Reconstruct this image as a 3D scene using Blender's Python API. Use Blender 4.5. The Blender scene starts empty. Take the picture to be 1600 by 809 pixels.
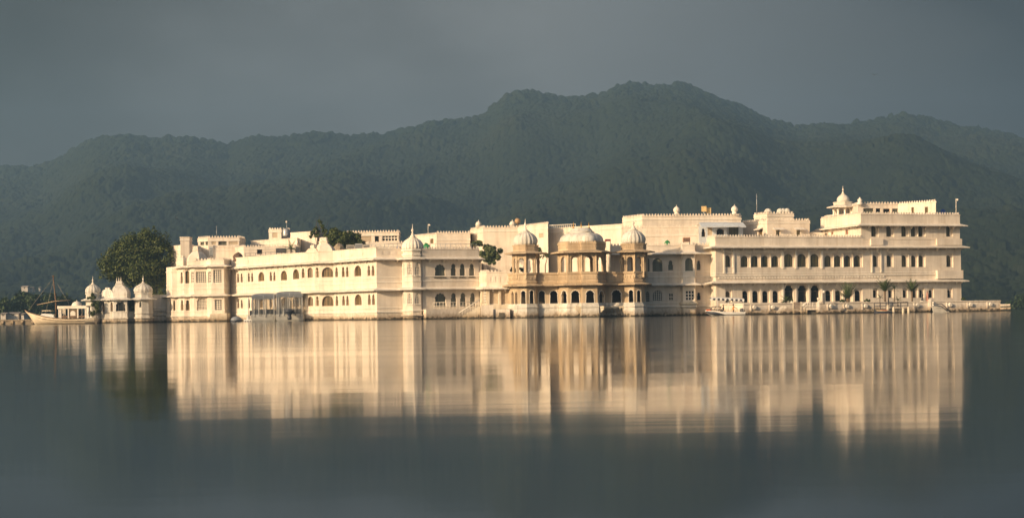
import bpy, math, random
import numpy as np
from mathutils import Vector, Matrix
from mathutils.geometry import tessellate_polygon
random.seed(7); np.random.seed(7)
R = math.radians
SC = bpy.context.scene
COL = SC.collection

# ------------------------------------------------------------------ camera
FPX, CX, CY, HCAM, ROLL = 2730.0, 800.0, 490.8, 0.6, 0.0140
cR, sR = math.cos(ROLL), math.sin(ROLL)
cd = bpy.data.cameras.new('camera'); cam = bpy.data.objects.new('camera', cd); COL.objects.link(cam)
cd.sensor_width = 36.0; cd.lens = FPX * 36 / 1600
cd.shift_y = (CY - 404.5) / 1600
cd.clip_start = 0.5; cd.clip_end = 20000
cam.matrix_world = Matrix(((cR, sR, 0, 0), (0, 0, -1, 0), (-sR, cR, 0, HCAM), (0, 0, 0, 1)))
SC.camera = cam

# ------------------------------------------------------------------ light, sky, exposure
SUN_EL, SUN_DIR = R(17), Vector((-0.785, -0.62))          # horizontal direction towards the sun
sd = bpy.data.lights.new('sun', 'SUN'); sun = bpy.data.objects.new('sun', sd); COL.objects.link(sun)
sd.energy = 4.9; sd.angle = R(0.5); sd.color = (1.0, 0.715, 0.425)
tosun = Vector((SUN_DIR.x * math.cos(SUN_EL), SUN_DIR.y * math.cos(SUN_EL), math.sin(SUN_EL)))
sun.rotation_euler = tosun.to_track_quat('Z', 'Y').to_euler()
w = bpy.data.worlds.new('World'); SC.world = w; w.use_nodes = True
nt = w.node_tree; N = nt.nodes; L = nt.links
bg = N['Background']; bg.inputs[1].default_value = 0.10
sky = N.new('ShaderNodeTexSky'); sky.sky_type = 'NISHITA'; sky.sun_disc = False
sky.sun_elevation = SUN_EL; sky.sun_rotation = math.atan2(SUN_DIR.x, SUN_DIR.y)
sky.air_density = 1.0; sky.dust_density = 5.0
tc = N.new('ShaderNodeTexCoord'); sep = N.new('ShaderNodeSeparateXYZ'); L.new(tc.outputs['Generated'], sep.inputs[0])
cn = N.new('ShaderNodeTexNoise'); cn.inputs['Scale'].default_value = 5.0; cn.inputs['Detail'].default_value = 5
cm = N.new('ShaderNodeMapping'); cm.inputs['Scale'].default_value = (1, 1, 2.2)
L.new(tc.outputs['Generated'], cm.inputs[0]); L.new(cm.outputs[0], cn.inputs['Vector'])
cr = N.new('ShaderNodeValToRGB')                          # grey storm cloud, thicker and thinner
cr.color_ramp.elements[0].position = 0.30; cr.color_ramp.elements[0].color = (.96, .95, .94, 1)
cr.color_ramp.elements[1].position = 0.72; cr.color_ramp.elements[1].color = (1.55, 1.60, 1.62, 1)
L.new(cn.outputs['Fac'], cr.inputs[0])
bank = N.new('ShaderNodeMapRange'); bank.inputs['From Min'].default_value = -0.25; bank.inputs['From Max'].default_value = 0.55
bank.interpolation_type = 'SMOOTHSTEP'
L.new(sep.outputs['Y'], bank.inputs['Value'])             # the cloud bank fills the sky beyond the hills
edge = N.new('ShaderNodeValToRGB'); es = edge.color_ramp.elements    # cloud colour darkened left and right to imitate lens vignetting
es[0].position = 0.10; es[0].color = (.20, .18, .14, 1); es[1].position = 0.90; es[1].color = (.16, .16, .17, 1)
for ps, cl in ((.36, (.26, .22, .16, 1)), (.44, (.95, .93, .90, 1)), (.51, (1.45, 1.42, 1.38, 1)), (.57, (.95, .96, .97, 1)), (.64, (.18, .18, .20, 1))):
    k = es.new(ps); k.color = cl
ex = N.new('ShaderNodeMath'); ex.operation = 'MULTIPLY_ADD'; ex.inputs[1].default_value = .5; ex.inputs[2].default_value = .45
wob = N.new('ShaderNodeMath'); wob.operation = 'MULTIPLY_ADD'; wob.inputs[1].default_value = .10
L.new(sep.outputs['X'], ex.inputs[0]); L.new(cn.outputs['Fac'], wob.inputs[0]); L.new(ex.outputs[0], wob.inputs[2]); L.new(wob.outputs[0], edge.inputs[0])
cmul = N.new('ShaderNodeMix'); cmul.data_type = 'RGBA'; cmul.blend_type = 'MULTIPLY'; cmul.inputs['Factor'].default_value = 1
L.new(cr.outputs[0], cmul.inputs['A']); L.new(edge.outputs[0], cmul.inputs['B'])
mx = N.new('ShaderNodeMix'); mx.data_type = 'RGBA'
L.new(bank.outputs[0], mx.inputs['Factor']); L.new(sky.outputs[0], mx.inputs['A']); L.new(cmul.outputs['Result'], mx.inputs['B'])
L.new(mx.outputs['Result'], bg.inputs[0])
SC.view_settings.view_transform = 'Standard'; SC.view_settings.look = 'None'
SC.view_settings.exposure = 0.29; SC.view_settings.gamma = 1.0
SC.render.engine = 'CYCLES'
cy = SC.cycles
cy.use_denoising = True
cy.max_bounces = 6; cy.diffuse_bounces = 3; cy.glossy_bounces = 3; cy.transparent_max_bounces = 8
cy.volume_bounces = 0; cy.sample_clamp_indirect = 4.0
cy.caustics_reflective = False; cy.caustics_refractive = False

# ------------------------------------------------------------------ pixel <-> place
def ray(px, py):
    u = (px - CX) / FPX; v = (CY - py) / FPX
    return cR * u + sR * v, cR * v - sR * u               # X/Y, (Z-H)/Y
def W3(px, py, Y):
    a, b = ray(px, py); return Vector((a * Y, Y, HCAM + b * Y))
def zpx(px, py, Y): return W3(px, py, Y).z
def pp(px, Y, z=0.0):                                     # plan point seen at column px when it stands at height z
    u = (px - CX) / FPX; v = ((z - HCAM) / Y + sR * u) / cR
    return Vector(((cR * u + sR * v) * Y, Y))
def mpp(Y): return Y / FPX

# ------------------------------------------------------------------ mesh helpers
class MB:
    def __init__(s): s.v = []; s.f = []; s.sm = []
    def add(s, vs, fs, smooth=False):
        b = len(s.v); s.v += [tuple(p) for p in vs]
        for f in fs: s.f.append(tuple(b + i for i in f)); s.sm.append(smooth)
    def box(s, x0, x1, y0, y1, z0, z1):
        s.add([(x0, y0, z0), (x1, y0, z0), (x1, y1, z0), (x0, y1, z0), (x0, y0, z1), (x1, y0, z1), (x1, y1, z1), (x0, y1, z1)],
              [(0, 3, 2, 1), (4, 5, 6, 7), (0, 1, 5, 4), (1, 2, 6, 5), (2, 3, 7, 6), (3, 0, 4, 7)])
    def tube(s, pts, rad, n=6, smooth=True):
        pts = [Vector(p) for p in pts]
        rs = rad if isinstance(rad, (list, tuple)) else [rad] * len(pts)
        vs = []
        for i, p in enumerate(pts):
            d = (pts[min(i + 1, len(pts) - 1)] - pts[max(i - 1, 0)]).normalized()
            a = d.cross(Vector((0, 0, 1)) if abs(d.z) < .95 else Vector((1, 0, 0))).normalized(); b = d.cross(a)
            for k in range(n):
                t = 2 * math.pi * k / n
                vs.append(p + (a * math.cos(t) + b * math.sin(t)) * rs[i])
        fs = []
        for i in range(len(pts) - 1):
            for k in range(n):
                fs.append((i * n + k, i * n + (k + 1) % n, (i + 1) * n + (k + 1) % n, (i + 1) * n + k))
        fs.append(tuple(reversed(range(n)))); fs.append(tuple((len(pts) - 1) * n + k for k in range(n)))
        s.add(vs, fs, smooth)
    def lathe(s, c, prof, n=16, lobes=0, amp=0.0, smooth=True, rot=0.0):
        vs = []; m = len(prof)
        for r, z in prof:
            for k in range(n):
                t = 2 * math.pi * k / n + rot
                rr = r
                if lobes: rr = r * (1 - amp * (1 - abs(math.sin(lobes * t / 2)) ** .6))
                vs.append((c[0] + rr * math.cos(t), c[1] + rr * math.sin(t), c[2] + z))
        fs = [(i * n + k, i * n + (k + 1) % n, (i + 1) * n + (k + 1) % n, (i + 1) * n + k) for i in range(m - 1) for k in range(n)]
        fs.append(tuple(reversed(range(n)))); fs.append(tuple((m - 1) * n + k for k in range(n)))
        s.add(vs, fs, smooth)
    def loft(s, poly, c, rows, smooth=False):             # a plan polygon shrunk towards c row by row
        n = len(poly); vs = []
        for k, z in rows:
            for p in poly: vs.append((c[0] + (p[0] - c[0]) * k, c[1] + (p[1] - c[1]) * k, z))
        fs = [(i * n + k, i * n + (k + 1) % n, (i + 1) * n + (k + 1) % n, (i + 1) * n + k) for i in range(len(rows) - 1) for k in range(n)]
        fs.append(tuple(reversed(range(n)))); fs.append(tuple((len(rows) - 1) * n + k for k in range(n)))
        s.add(vs, fs, smooth)
    def prism(s, poly, z0, z1): s.loft(poly, (0, 0), [(1, z0), (1, z1)])
    def sweep(s, pts, prof, closed=False):                # profile (outward, z) along a plan polyline, mitred
        n = len(pts); m = len(prof); offs = []
        for i in range(n):
            def nrm(a, b):
                d = (b - a).normalized(); return Vector((d.y, -d.x))
            if closed or 0 < i < n - 1:
                n1 = nrm(pts[i - 1], pts[i]); n2 = nrm(pts[i], pts[(i + 1) % n])
                offs.append((n1 + n2) / max(.35, 1 + n1.dot(n2)))
            else: offs.append(nrm(pts[0], pts[1]) if i == 0 else nrm(pts[-2], pts[-1]))
        vs = [(pts[i].x + offs[i].x * o, pts[i].y + offs[i].y * o, z) for i in range(n) for o, z in prof]
        fs = []
        for i in range(n if closed else n - 1):
            j = (i + 1) % n
            for k in range(m):
                l = (k + 1) % m
                fs.append((i * m + k, i * m + l, j * m + l, j * m + k))
        if not closed: fs.append(tuple(range(m))); fs.append(tuple((n - 1) * m + k for k in reversed(range(m))))
        s.add(vs, fs)
    def build(s, name, mat, parent=None, smooth_angle=None):
        me = bpy.data.meshes.new(name)
        off = Vector((0, 0, 0)); p = parent
        while p is not None: off += p.location; p = p.parent
        me.from_pydata([(x - off.x, y - off.y, z - off.z) for x, y, z in s.v], [], s.f)
        me.polygons.foreach_set('use_smooth', s.sm)
        me.materials.append(mat); me.update()
        o = bpy.data.objects.new(name, me); COL.objects.link(o)
        if parent is not None: o.parent = parent
        return o

def tag(o, label, cat, group=None, kind=None):
    if label: o['label'] = label
    if cat: o['category'] = cat
    if group: o['group'] = group
    if kind: o['kind'] = kind
    return o
def thing(name, label, cat, loc=(0, 0, 0), group=None):
    o = bpy.data.objects.new(name, None); COL.objects.link(o); o.location = loc; o.empty_display_size = .3
    return tag(o, label, cat, group)
def copy_tree(o, parent=None):
    c = o.copy(); COL.objects.link(c)
    if parent is not None: c.parent = parent
    for ch in [x for x in COL.objects if x.parent == o]: copy_tree(ch, c)
    return c

class Fac:                                                # a vertical facade over plan points A -> B
    def __init__(s, A, B):
        s.A = A; s.B = B; s.d = (B - A).normalized(); s.n = Vector((s.d.y, -s.d.x)); s.len = (B - A).length
    def at(s, px, py):
        a, b = ray(px, py); Y = s.A.dot(s.n) / (a * s.n.x + s.n.y)
        p = Vector((a * Y, Y)); return (p - s.A).dot(s.d), HCAM + b * Y
    def w(s, t, z, o=0.0):
        p = s.A + s.d * t + s.n * o; return (p.x, p.y, z)

def outline(s0, s1, z0, z1, kind):
    c = (s0 + s1) / 2; h = (s1 - s0) / 2
    if kind == 'rect': return [(s0, z0), (s1, z0), (s1, z1), (s0, z1)]
    pts = [(s0, z0), (s1, z0)]
    if kind == 'round':
        zs = z1 - min(h, (z1 - z0) * .6); r = z1 - zs
        for k in range(11):
            t = math.pi * k / 10; pts.append((c + h * math.cos(t), zs + r * math.sin(t)))
    elif kind == 'cusp':                                  # pinched keyhole head
        hd = min(h * 1.75, (z1 - z0) * .45); zs = z1 - hd
        pts += [(s1, zs), (c + h * .74, zs + hd * .05)]
        for k in range(11):
            t = R(-18) + R(216) * k / 10
            pts.append((c + h * .80 * math.cos(t), zs + hd * .47 + hd * .53 * math.sin(t)))
        pts += [(c - h * .74, zs + hd * .05), (s0, zs)]
    elif kind == 'foil':                                  # many-lobed Mughal arch
        hd = min(h * 1.15, (z1 - z0) * .6); zs = z1 - hd; nl = 5
        for l in range(nl):
            t0 = math.pi * l / nl
            for k in range(4):
                t = t0 + math.pi / nl * k / 4
                q = 1.0 - .0 - .12 * (1 - math.sin(math.pi * k / 4))
                pts.append((c + h * q * math.cos(t), zs + hd * (q + .0) * math.sin(t) ** .9 if t > 0 else zs))
        pts.append((s0 + h * .12, zs))
    return pts

def tess(mb, fac, loops, o, flip=False):
    flat = [p for l in loops for p in l]
    tris = tessellate_polygon([[Vector((p[0], p[1], 0)) for p in l] for l in loops])
    fs = []
    for a, b, c in tris:
        A, B, C = flat[a], flat[b], flat[c]
        ar = (B[0] - A[0]) * (C[1] - A[1]) - (B[1] - A[1]) * (C[0] - A[0])
        if abs(ar) < 1e-9: continue
        if (ar < 0) != flip: a, c = c, a
        fs.append((a, b, c))
    mb.add([fac.w(s, z, o) for s, z in flat], fs)
def reveal(mb, fac, loop, o0, o1):
    n = len(loop)
    vs = [fac.w(s, z, o0) for s, z in loop] + [fac.w(s, z, o1) for s, z in loop]
    mb.add(vs, [(i, n + i, n + (i + 1) % n, (i + 1) % n) for i in range(n)])
def clip_lines(loop, axis, val):                          # intervals of a vertical (axis 0) or level (axis 1) line inside a loop
    xs = []
    for i in range(len(loop)):
        a, b = loop[i], loop[(i + 1) % len(loop)]
        if (a[axis] - val) * (b[axis] - val) < 0:
            t = (val - a[axis]) / (b[axis] - a[axis]); xs.append(a[1 - axis] + t * (b[1 - axis] - a[1 - axis]))
    xs.sort(); return [(xs[i], xs[i + 1]) for i in range(0, len(xs) - 1, 2)]
def fbar(mb, fac, s0, s1, z0, z1, o0, o1):                # a small box lying on a facade
    q = [(s0, z0), (s1, z0), (s1, z1), (s0, z1)]
    vs = [fac.w(s, z, o1) for s, z in q] + [fac.w(s, z, o0) for s, z in q]
    mb.add(vs, [(0, 1, 2, 3), (4, 7, 6, 5), (0, 4, 5, 1), (1, 5, 6, 2), (2, 6, 7, 3), (3, 7, 4, 0)])

# ------------------------------------------------------------------ materials
def nodes(m):
    m.use_nodes = True; t = m.node_tree; b = t.nodes['Principled BSDF']; return t, t.nodes, t.links, b
def simple(name, col, rough=.7, var=.15, scale=3.0, metal=0.0, bump=0.0):
    m = bpy.data.materials.new(name); t, n, l, b = nodes(m)
    g = n.new('ShaderNodeNewGeometry'); x = n.new('ShaderNodeTexNoise'); x.inputs['Scale'].default_value = scale; x.inputs['Detail'].default_value = 4
    l.new(g.outputs['Position'], x.inputs['Vector'])
    r = n.new('ShaderNodeValToRGB'); r.color_ramp.elements[0].position = .3; r.color_ramp.elements[1].position = .7
    r.color_ramp.elements[0].color = [c * (1 - var) for c in col] + [1]; r.color_ramp.elements[1].color = [min(1, c * (1 + var)) for c in col] + [1]
    l.new(x.outputs['Fac'], r.inputs[0]); l.new(r.outputs[0], b.inputs['Base Color'])
    b.inputs['Roughness'].default_value = rough; b.inputs['Metallic'].default_value = metal
    if bump:
        u = n.new('ShaderNodeBump'); u.inputs['Strength'].default_value = bump; u.inputs['Distance'].default_value = .05
        l.new(x.outputs['Fac'], u.inputs['Height']); l.new(u.outputs[0], b.inputs['Normal'])
    return m
def masonry(name, col, stain, algae=(.24, .155, .07), var=.16, stainf=.5, rough=.8):
    m = bpy.data.materials.new(name); t, n, l, b = nodes(m)
    g = n.new('ShaderNodeNewGeometry'); sp = n.new('ShaderNodeSeparateXYZ'); l.new(g.outputs['Position'], sp.inputs[0])
    def noise(scale, sc3, det=5):
        mp = n.new('ShaderNodeMapping'); mp.inputs['Scale'].default_value = sc3; l.new(g.outputs['Position'], mp.inputs[0])
        x = n.new('ShaderNodeTexNoise'); x.inputs['Scale'].default_value = scale; x.inputs['Detail'].default_value = det; x.inputs['Roughness'].default_value = .62
        l.new(mp.outputs[0], x.inputs['Vector']); return x.outputs['Fac']
    def ramp(f, a, c):
        r = n.new('ShaderNodeMapRange'); r.inputs['From Min'].default_value = a; r.inputs['From Max'].default_value = c; l.new(f, r.inputs['Value']); return r.outputs[0]
    def mix(f, A, B, typ='MIX'):
        x = n.new('ShaderNodeMix'); x.data_type = 'RGBA'; x.blend_type = typ
        if isinstance(f, float): x.inputs['Factor'].default_value = f
        else: l.new(f, x.inputs['Factor'])
        for k, q in (('A', A), ('B', B)):
            if isinstance(q, tuple): x.inputs[k].default_value = q + (1,)
            else: l.new(q, x.inputs[k])
        return x.outputs['Result']
    def mul(a, q):
        x = n.new('ShaderNodeMath'); x.operation = 'MULTIPLY'; l.new(a, x.inputs[0])
        if isinstance(q, float): x.inputs[1].default_value = q
        else: l.new(q, x.inputs[1])
        return x.outputs[0]
    big = noise(.35, (1, 1, 1)); fine = noise(2.6, (1, 1, .8)); streak = noise(1.0, (1.9, 1.9, .13), 7)
    c = mix(ramp(big, .35, .65), tuple(x * (1 - var) for x in col), tuple(min(.9, x * (1 + var * .5)) for x in col))
    c = mix(mul(ramp(streak, .47, .74), stainf), c, stain)
    c = mix(mul(ramp(fine, .58, .82), .35 * stainf), c, tuple(x * .8 for x in stain))
    wl = n.new('ShaderNodeMath'); wl.operation = 'MULTIPLY_ADD'; l.new(fine, wl.inputs[0]); wl.inputs[1].default_value = -1.5; l.new(sp.outputs['Z'], wl.inputs[2])
    c = mix(mul(ramp(wl.outputs[0], .35, -.55), .85), c, algae)
    c = mix(mul(ramp(wl.outputs[0], -.32, -.62), .92), c, (.032, .03, .02))
    l.new(c, b.inputs['Base Color']); b.inputs['Roughness'].default_value = rough; b.inputs['Specular IOR Level'].default_value = .25
    u = n.new('ShaderNodeBump'); u.inputs['Strength'].default_value = .25; u.inputs['Distance'].default_value = .04
    l.new(fine, u.inputs['Height']); l.new(u.outputs[0], b.inputs['Normal'])
    return m
PLASTER = masonry('white_limewash', (.76, .675, .57), (.42, .32, .22), stainf=.45)
TRIM = masonry('white_trim', (.80, .735, .64), (.48, .40, .30), stainf=.4)
OLDWHITE = masonry('weathered_marble', (.66, .63, .57), (.30, .26, .20), stainf=.75)
STONE = masonry('buff_sandstone', (.53, .415, .28), (.27, .185, .11), var=.22, stainf=.6)
STONEB = masonry('buff_plinth_stone', (.66, .58, .455), (.34, .25, .15), var=.15, stainf=.7)
BLUEWASH = masonry('pale_blue_wash', (.56, .60, .64), (.40, .40, .40))
INSIDE = simple('interior_shade_tone', (.05, .04, .03), .9)  # near-black colour stands in for the shade inside the stone arcade
GLASS = simple('dark_glass', (.018, .02, .02), .12, .5, 1.2)
def curtain(name, a, b_, sc=9.0):
    m = bpy.data.materials.new(name); t, n, l, b = nodes(m)
    g = n.new('ShaderNodeNewGeometry'); mp = n.new('ShaderNodeMapping'); mp.inputs['Scale'].default_value = (1, 1, .06); l.new(g.outputs['Position'], mp.inputs[0])
    x = n.new('ShaderNodeTexNoise'); x.inputs['Scale'].default_value = sc; x.inputs['Detail'].default_value = 2; l.new(mp.outputs[0], x.inputs['Vector'])
    r = n.new('ShaderNodeValToRGB'); r.color_ramp.elements[0].position = .38; r.color_ramp.elements[1].position = .62
    r.color_ramp.elements[0].color = a + (1,); r.color_ramp.elements[1].color = b_ + (1,)
    l.new(x.outputs['Fac'], r.inputs[0]); l.new(r.outputs[0], b.inputs['Base Color']); b.inputs['Roughness'].default_value = .35
    b.inputs['Coat Weight'].default_value = .6; b.inputs['Coat Roughness'].default_value = .05
    return m
OCHRE = curtain('ochre_curtain_glass', (.045, .034, .013), (.25, .175, .075), 5)
OLIVE = curtain('olive_curtain_glass', (.035, .035, .02), (.21, .18, .085), 5)
GREYSCR = curtain('grey_green_screen', (.09, .095, .07), (.15, .155, .115), 4)
BLINDP = simple('blind_panel', (.48, .385, .27), .8, .1)
WOODF = simple('brown_window_frame', (.24, .15, .08), .6, .1)
DARKF = simple('dark_window_frame', (.10, .085, .06), .5, .2)
FILL = {'glass': GLASS, 'ochre': OCHRE, 'olive': OLIVE, 'grey': GREYSCR, 'blind': BLINDP, 'jali': GLASS, 'dark': GLASS, 'red': simple('red_brown_door', (.30, .10, .05), .6)}
GOLD = simple('brass_finial', (.55, .33, .10), .35, .2, 5, .8)
DARKMETAL = simple('dark_metal', (.06, .06, .065), .5, .3)
GREYMETAL = simple('grey_metal', (.42, .43, .44), .4, .1, 2, .3)
CONCRETE = simple('grey_concrete', (.40, .38, .34), .85, .2, 1.5)

# ------------------------------------------------------------------ palace builder
def wall_ops(wl, trim_root, edges, ops, z0, z1, depth, win_name='window', frame=None, open_back=False):
    """walls over the edges with every opening cut through them; each opening gets its window > pane"""
    per = [[] for _ in edges]; built = []
    for op in ops:
        x0, x1, yt, yb = op[:4]; best = None
        for i, f in enumerate(edges):
            a, za = f.at((x0 + x1) / 2, (yt + yb) / 2)
            if -.02 <= a <= f.len + .02 and (best is None): best = i
        if best is None: continue
        f = edges[best]; s0, zt = f.at(x0, yt); s1, _ = f.at(x1, yt); _, zb = f.at((x0 + x1) / 2, yb)
        s0 = max(s0, .05); s1 = min(s1, f.len - .05)
        zb = max(zb, z0 + .03); zt = min(zt, z1 - .03)
        if s1 - s0 < .12 or zt - zb < .15: continue
        per[best].append((s0, s1, zb, zt, op))
    for f, lst in zip(edges, per):
        holes = []
        for s0, s1, zb, zt, op in lst:
            kind = op[4] if len(op) > 4 else 'round'; fill = op[5] if len(op) > 5 else 'glass'; opt = op[6] if len(op) > 6 else {}
            lp = outline(s0, s1, zb, zt, kind); base = 0.0
            if 'panel' in opt:                            # a rectangular recess with the arch cut through its back
                pl, pr, pt, pb = opt['panel']; rd = opt.get('rec', .35); base = -rd
                rl = [(max(s0 - pl, .03), max(zb - pb, z0 + .02)), (min(s1 + pr, f.len - .03), max(zb - pb, z0 + .02)), (min(s1 + pr, f.len - .03), min(zt + pt, z1 - .02)), (max(s0 - pl, .03), min(zt + pt, z1 - .02))]
                holes.append(rl); reveal(wl, f, rl, 0, base); tess(wl, f, [rl, lp], base)
            else: holes.append(lp)
            dp = opt.get('depth', depth)
            reveal(wl, f, lp, base, base - dp)
            if fill == 'void': 
                continue
            wb = MB(); cs, cz = (s0 + s1) / 2, (zb + zt) / 2
            k = max(.05, min(.16, .07 / max(.1, (s1 - s0) / 2)))
            inn = [(cs + (s - cs) * (1 - k), cz + (z - cz) * (1 - k * (s1 - s0) / max(.2, (zt - zb)))) for s, z in lp]
            oo = base - dp + .10
            tess(wb, f, [lp, inn], oo); reveal(wb, f, inn, oo, base - dp + .02)
            mull = opt.get('mull', 1)
            if fill == 'jali':
                st = opt.get('step', .34)
                nb = max(2, int((s1 - s0) / st))
                for i in range(1, nb):
                    s = s0 + (s1 - s0) * i / nb
                    for a, b_ in clip_lines(lp, 0, s): fbar(wb, f, s - st * .15, s + st * .15, a, b_, base - dp + .03, base - dp + .12)
                nb = max(2, int((zt - zb) / st))
                for i in range(1, nb):
                    z = zb + (zt - zb) * i / nb
                    for a, b_ in clip_lines(lp, 1, z): fbar(wb, f, a, b_, z - st * .15, z + st * .15, base - dp + .04, base - dp + .11)
            elif mull and fill not in ('blind',):
                for i in range(1, mull + 1):
                    s = s0 + (s1 - s0) * i / (mull + 1)
                    for a, b_ in clip_lines(inn, 0, s): fbar(wb, f, s - .03, s + .03, a, b_, base - dp + .02, oo - .01)
                if opt.get('bar', True):
                    z = zb + (zt - zb) * .62
                    for a, b_ in clip_lines(inn, 1, z): fbar(wb, f, a, b_, z - .03, z + .03, base - dp + .02, oo - .02)
            if opt.get('sill'): fbar(wb, f, s0 - .12, s1 + .12, zb - .12, zb - .003, base - dp + .04, base + .14)
            fm = frame or (TRIM if fill in ('jali', 'blind') else (DARKF if fill in ('olive', 'glass', 'grey') else WOODF))
            wo = wb.build(opt.get('name', win_name), fm, trim_root)
            pb_ = MB(); tess(pb_, f, [lp], base - dp + .02); pb_.build('pane', FILL[fill], wo)
        tess(wl, f, [[(0, z0), (f.len, z0), (f.len, z1), (0, z1)]] + holes, 0.0)
        if open_back:                                     # a thin arcade: its inner face with the same openings
            tess(wl, f, [[(0, z0), (f.len, z0), (f.len, z1), (0, z1)]] + holes, -depth, True)

def wing(name, label, cat, pts, yback, z1, ops=(), mat=PLASTER, z0=-.4, depth=.30, group='wings and blocks of the island palace', parts=True, backx=(0, 0), roofz=None):
    P = [pp(*q) for q in pts]
    root = thing(name, label, cat, (sum(p.x for p in P) / len(P), sum(p.y for p in P) / len(P), 0), group)
    edges = [Fac(P[i], P[i + 1]) for i in range(len(P) - 1)]
    wl = MB(); wall_ops(wl, root, edges, ops, z0, z1, depth)
    b1 = Vector((P[-1].x + backx[1], yback)); b0 = Vector((P[0].x + backx[0], yback))
    full = P + [b1, b0]
    for A, B in ((P[-1], b1), (b1, b0), (b0, P[0])):
        f = Fac(A, B); wl.add([f.w(0, z0), f.w(f.len, z0), f.w(f.len, z1), f.w(0, z1)], [(0, 1, 2, 3)])
    zr = roofz if roofz is not None else z1
    t = tessellate_polygon([[Vector((p.x, p.y, 0)) for p in full]])
    wl.add([(p.x, p.y, zr) for p in full], [tuple(x) for x in t])
    wl.build('wall', mat, root)
    root['_n'] = 0; del root['_n']
    return root, P, full

def ring(P, full, back=3.0):                              # the front polyline with a few metres of both returns
    b1, b0 = full[len(P)], full[len(P) + 1]
    r1 = P[-1] + (b1 - P[-1]).normalized() * min(back, (b1 - P[-1]).length); r0 = P[0] + (b0 - P[0]).normalized() * min(back, (b0 - P[0]).length)
    return [r0] + P + [r1]

def eave(root, pts, z, wd=.95, mat=None, closed=False, brackets=1.9, drop=.30, thick=.14, name='eave'):
    mb = MB()
    mb.sweep(pts, [(.0, z - thick - .10), (.10, z - thick - .10), (.14, z - thick), (wd, z - drop - thick), (wd + .03, z - drop), (.0, z)], closed)
    if brackets:
        n = len(pts)
        for i in range(n if closed else n - 1):
            f = Fac(pts[i], pts[(i + 1) % n]); k = int(f.len / brackets)
            for j in range(k):
                s = f.len * (j + .5) / k
                q = [(0, z - .24), (0, z - .85), (.12, z - .80), (wd * .62, z - .24 - drop * .6)]
                vs = []
                for ds in (-.09, .09): vs += [f.w(s + ds, zz, oo) for oo, zz in q]
                mb.add(vs, [(0, 1, 2, 3), (7, 6, 5, 4), (0, 4, 5, 1), (1, 5, 6, 2), (2, 6, 7, 3), (3, 7, 4, 0)])
    return mb.build(name, mat or TRIM, root)

def merlons(mb, pts, z, w=.25, h=.34, step=.47, closed=False, o=-.12, t=.16):
    n = len(pts)
    for i in range(n if closed else n - 1):
        f = Fac(pts[i], pts[(i + 1) % n]); k = int(f.len / step)
        for j in range(k):
            s = f.len * (j + .5) / k
            q = [(s - w / 2, z), (s + w / 2, z), (s + w / 2, z + h * .55), (s + w * .22, z + h * .85), (s, z + h), (s - w * .22, z + h * .85), (s - w / 2, z + h * .55)]
            m = len(q); vs = [f.w(a, b, o + t / 2) for a, b in q] + [f.w(a, b, o - t / 2) for a, b in q]
            mb.add(vs, [tuple(range(m)), tuple(reversed(range(m, 2 * m)))] + [(a, m + a, m + (a + 1) % m, (a + 1) % m) for a in range(m)])

def parapet(root, pts, z0, z1, mat=None, closed=False, crest=True, panels=0.0, t=.28, name='parapet'):
    mb = MB(); hh = z1 - z0; zt = z1 - (.30 if crest else 0)
    mb.sweep(pts, [(-t, z0), (.06, z0), (.06, z0 + .12), (.03, z0 + .16), (.03, zt - .20), (.09, zt - .15), (.09, zt), (-t, zt)], closed)
    if panels:
        n = len(pts)
        for i in range(n if closed else n - 1):
            f = Fac(pts[i], pts[(i + 1) % n]); k = int(f.len / panels)
            for j in range(k):
                s = f.len * (j + .5) / k; fbar(mb, f, s - panels * .33, s + panels * .33, z0 + hh * .28, z0 + hh * .58, .031, .085)
    if crest: merlons(mb, pts, zt - .004, closed=closed)
    return mb.build(name, mat or PLASTER, root)

def band(root, pts, z, h=.22, o=.12, mat=None, closed=False, name='cornice'):
    mb = MB(); mb.sweep(pts, [(0, z), (o * .6, z), (o, z + h * .4), (o, z + h), (0, z + h + .05)], closed)
    return mb.build(name, mat or TRIM, root)
def bands(root, pts, lst, mat=None, closed=False):
    for z, h, o in lst: band(root, pts, z, h, o, mat, closed)

def finial(parent, c, h, mat=None, tip=True):
    mb = MB(); mb.lathe(c, [(h * .22, -.02), (h * .20, h * .06), (h * .09, h * .12), (h * .12, h * .2), (h * .055, h * .3), (h * .055, h * .38), (h * .11, h * .46), (h * .11, h * .54), (h * .045, h * .62), (h * .03, h * .75), (h * .012, h)], 10)
    return mb.build('finial', mat or TRIM, parent)

def octo(c, r, rot=0.0, n=8):                             # CCW plan polygon with a corner towards the camera
    return [Vector((c.x + r * math.cos(t), c.y + r * math.sin(t))) for t in [-math.pi / 2 + rot + 2 * math.pi * k / n for k in range(n)]]

def ribbed_dome(root, c, z, r, h, mat, fin=1.6, lobes=16, finmat=None):
    mb = MB()
    prof = [(r * .93, 0), (r * 1.0, h * .10), (r * 1.04, h * .26), (r * 1.0, h * .44), (r * .90, h * .60), (r * .72, h * .76), (r * .48, h * .90), (r * .24, h * .98), (r * .10, h * 1.0)]
    mb.lathe((c.x, c.y, z), prof, 96, lobes, .10)
    d = mb.build('dome', mat, root)
    m2 = MB(); m2.lathe((c.x, c.y, z + h * .93), [(r * .30, 0), (r * .40, h * .05), (r * .26, h * .09), (r * .14, h * .16)], 16); m2.build('lotus_cap', mat, d)
    finial(d, (c.x, c.y, z + h * 1.06), fin, finmat)
    return d

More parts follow.
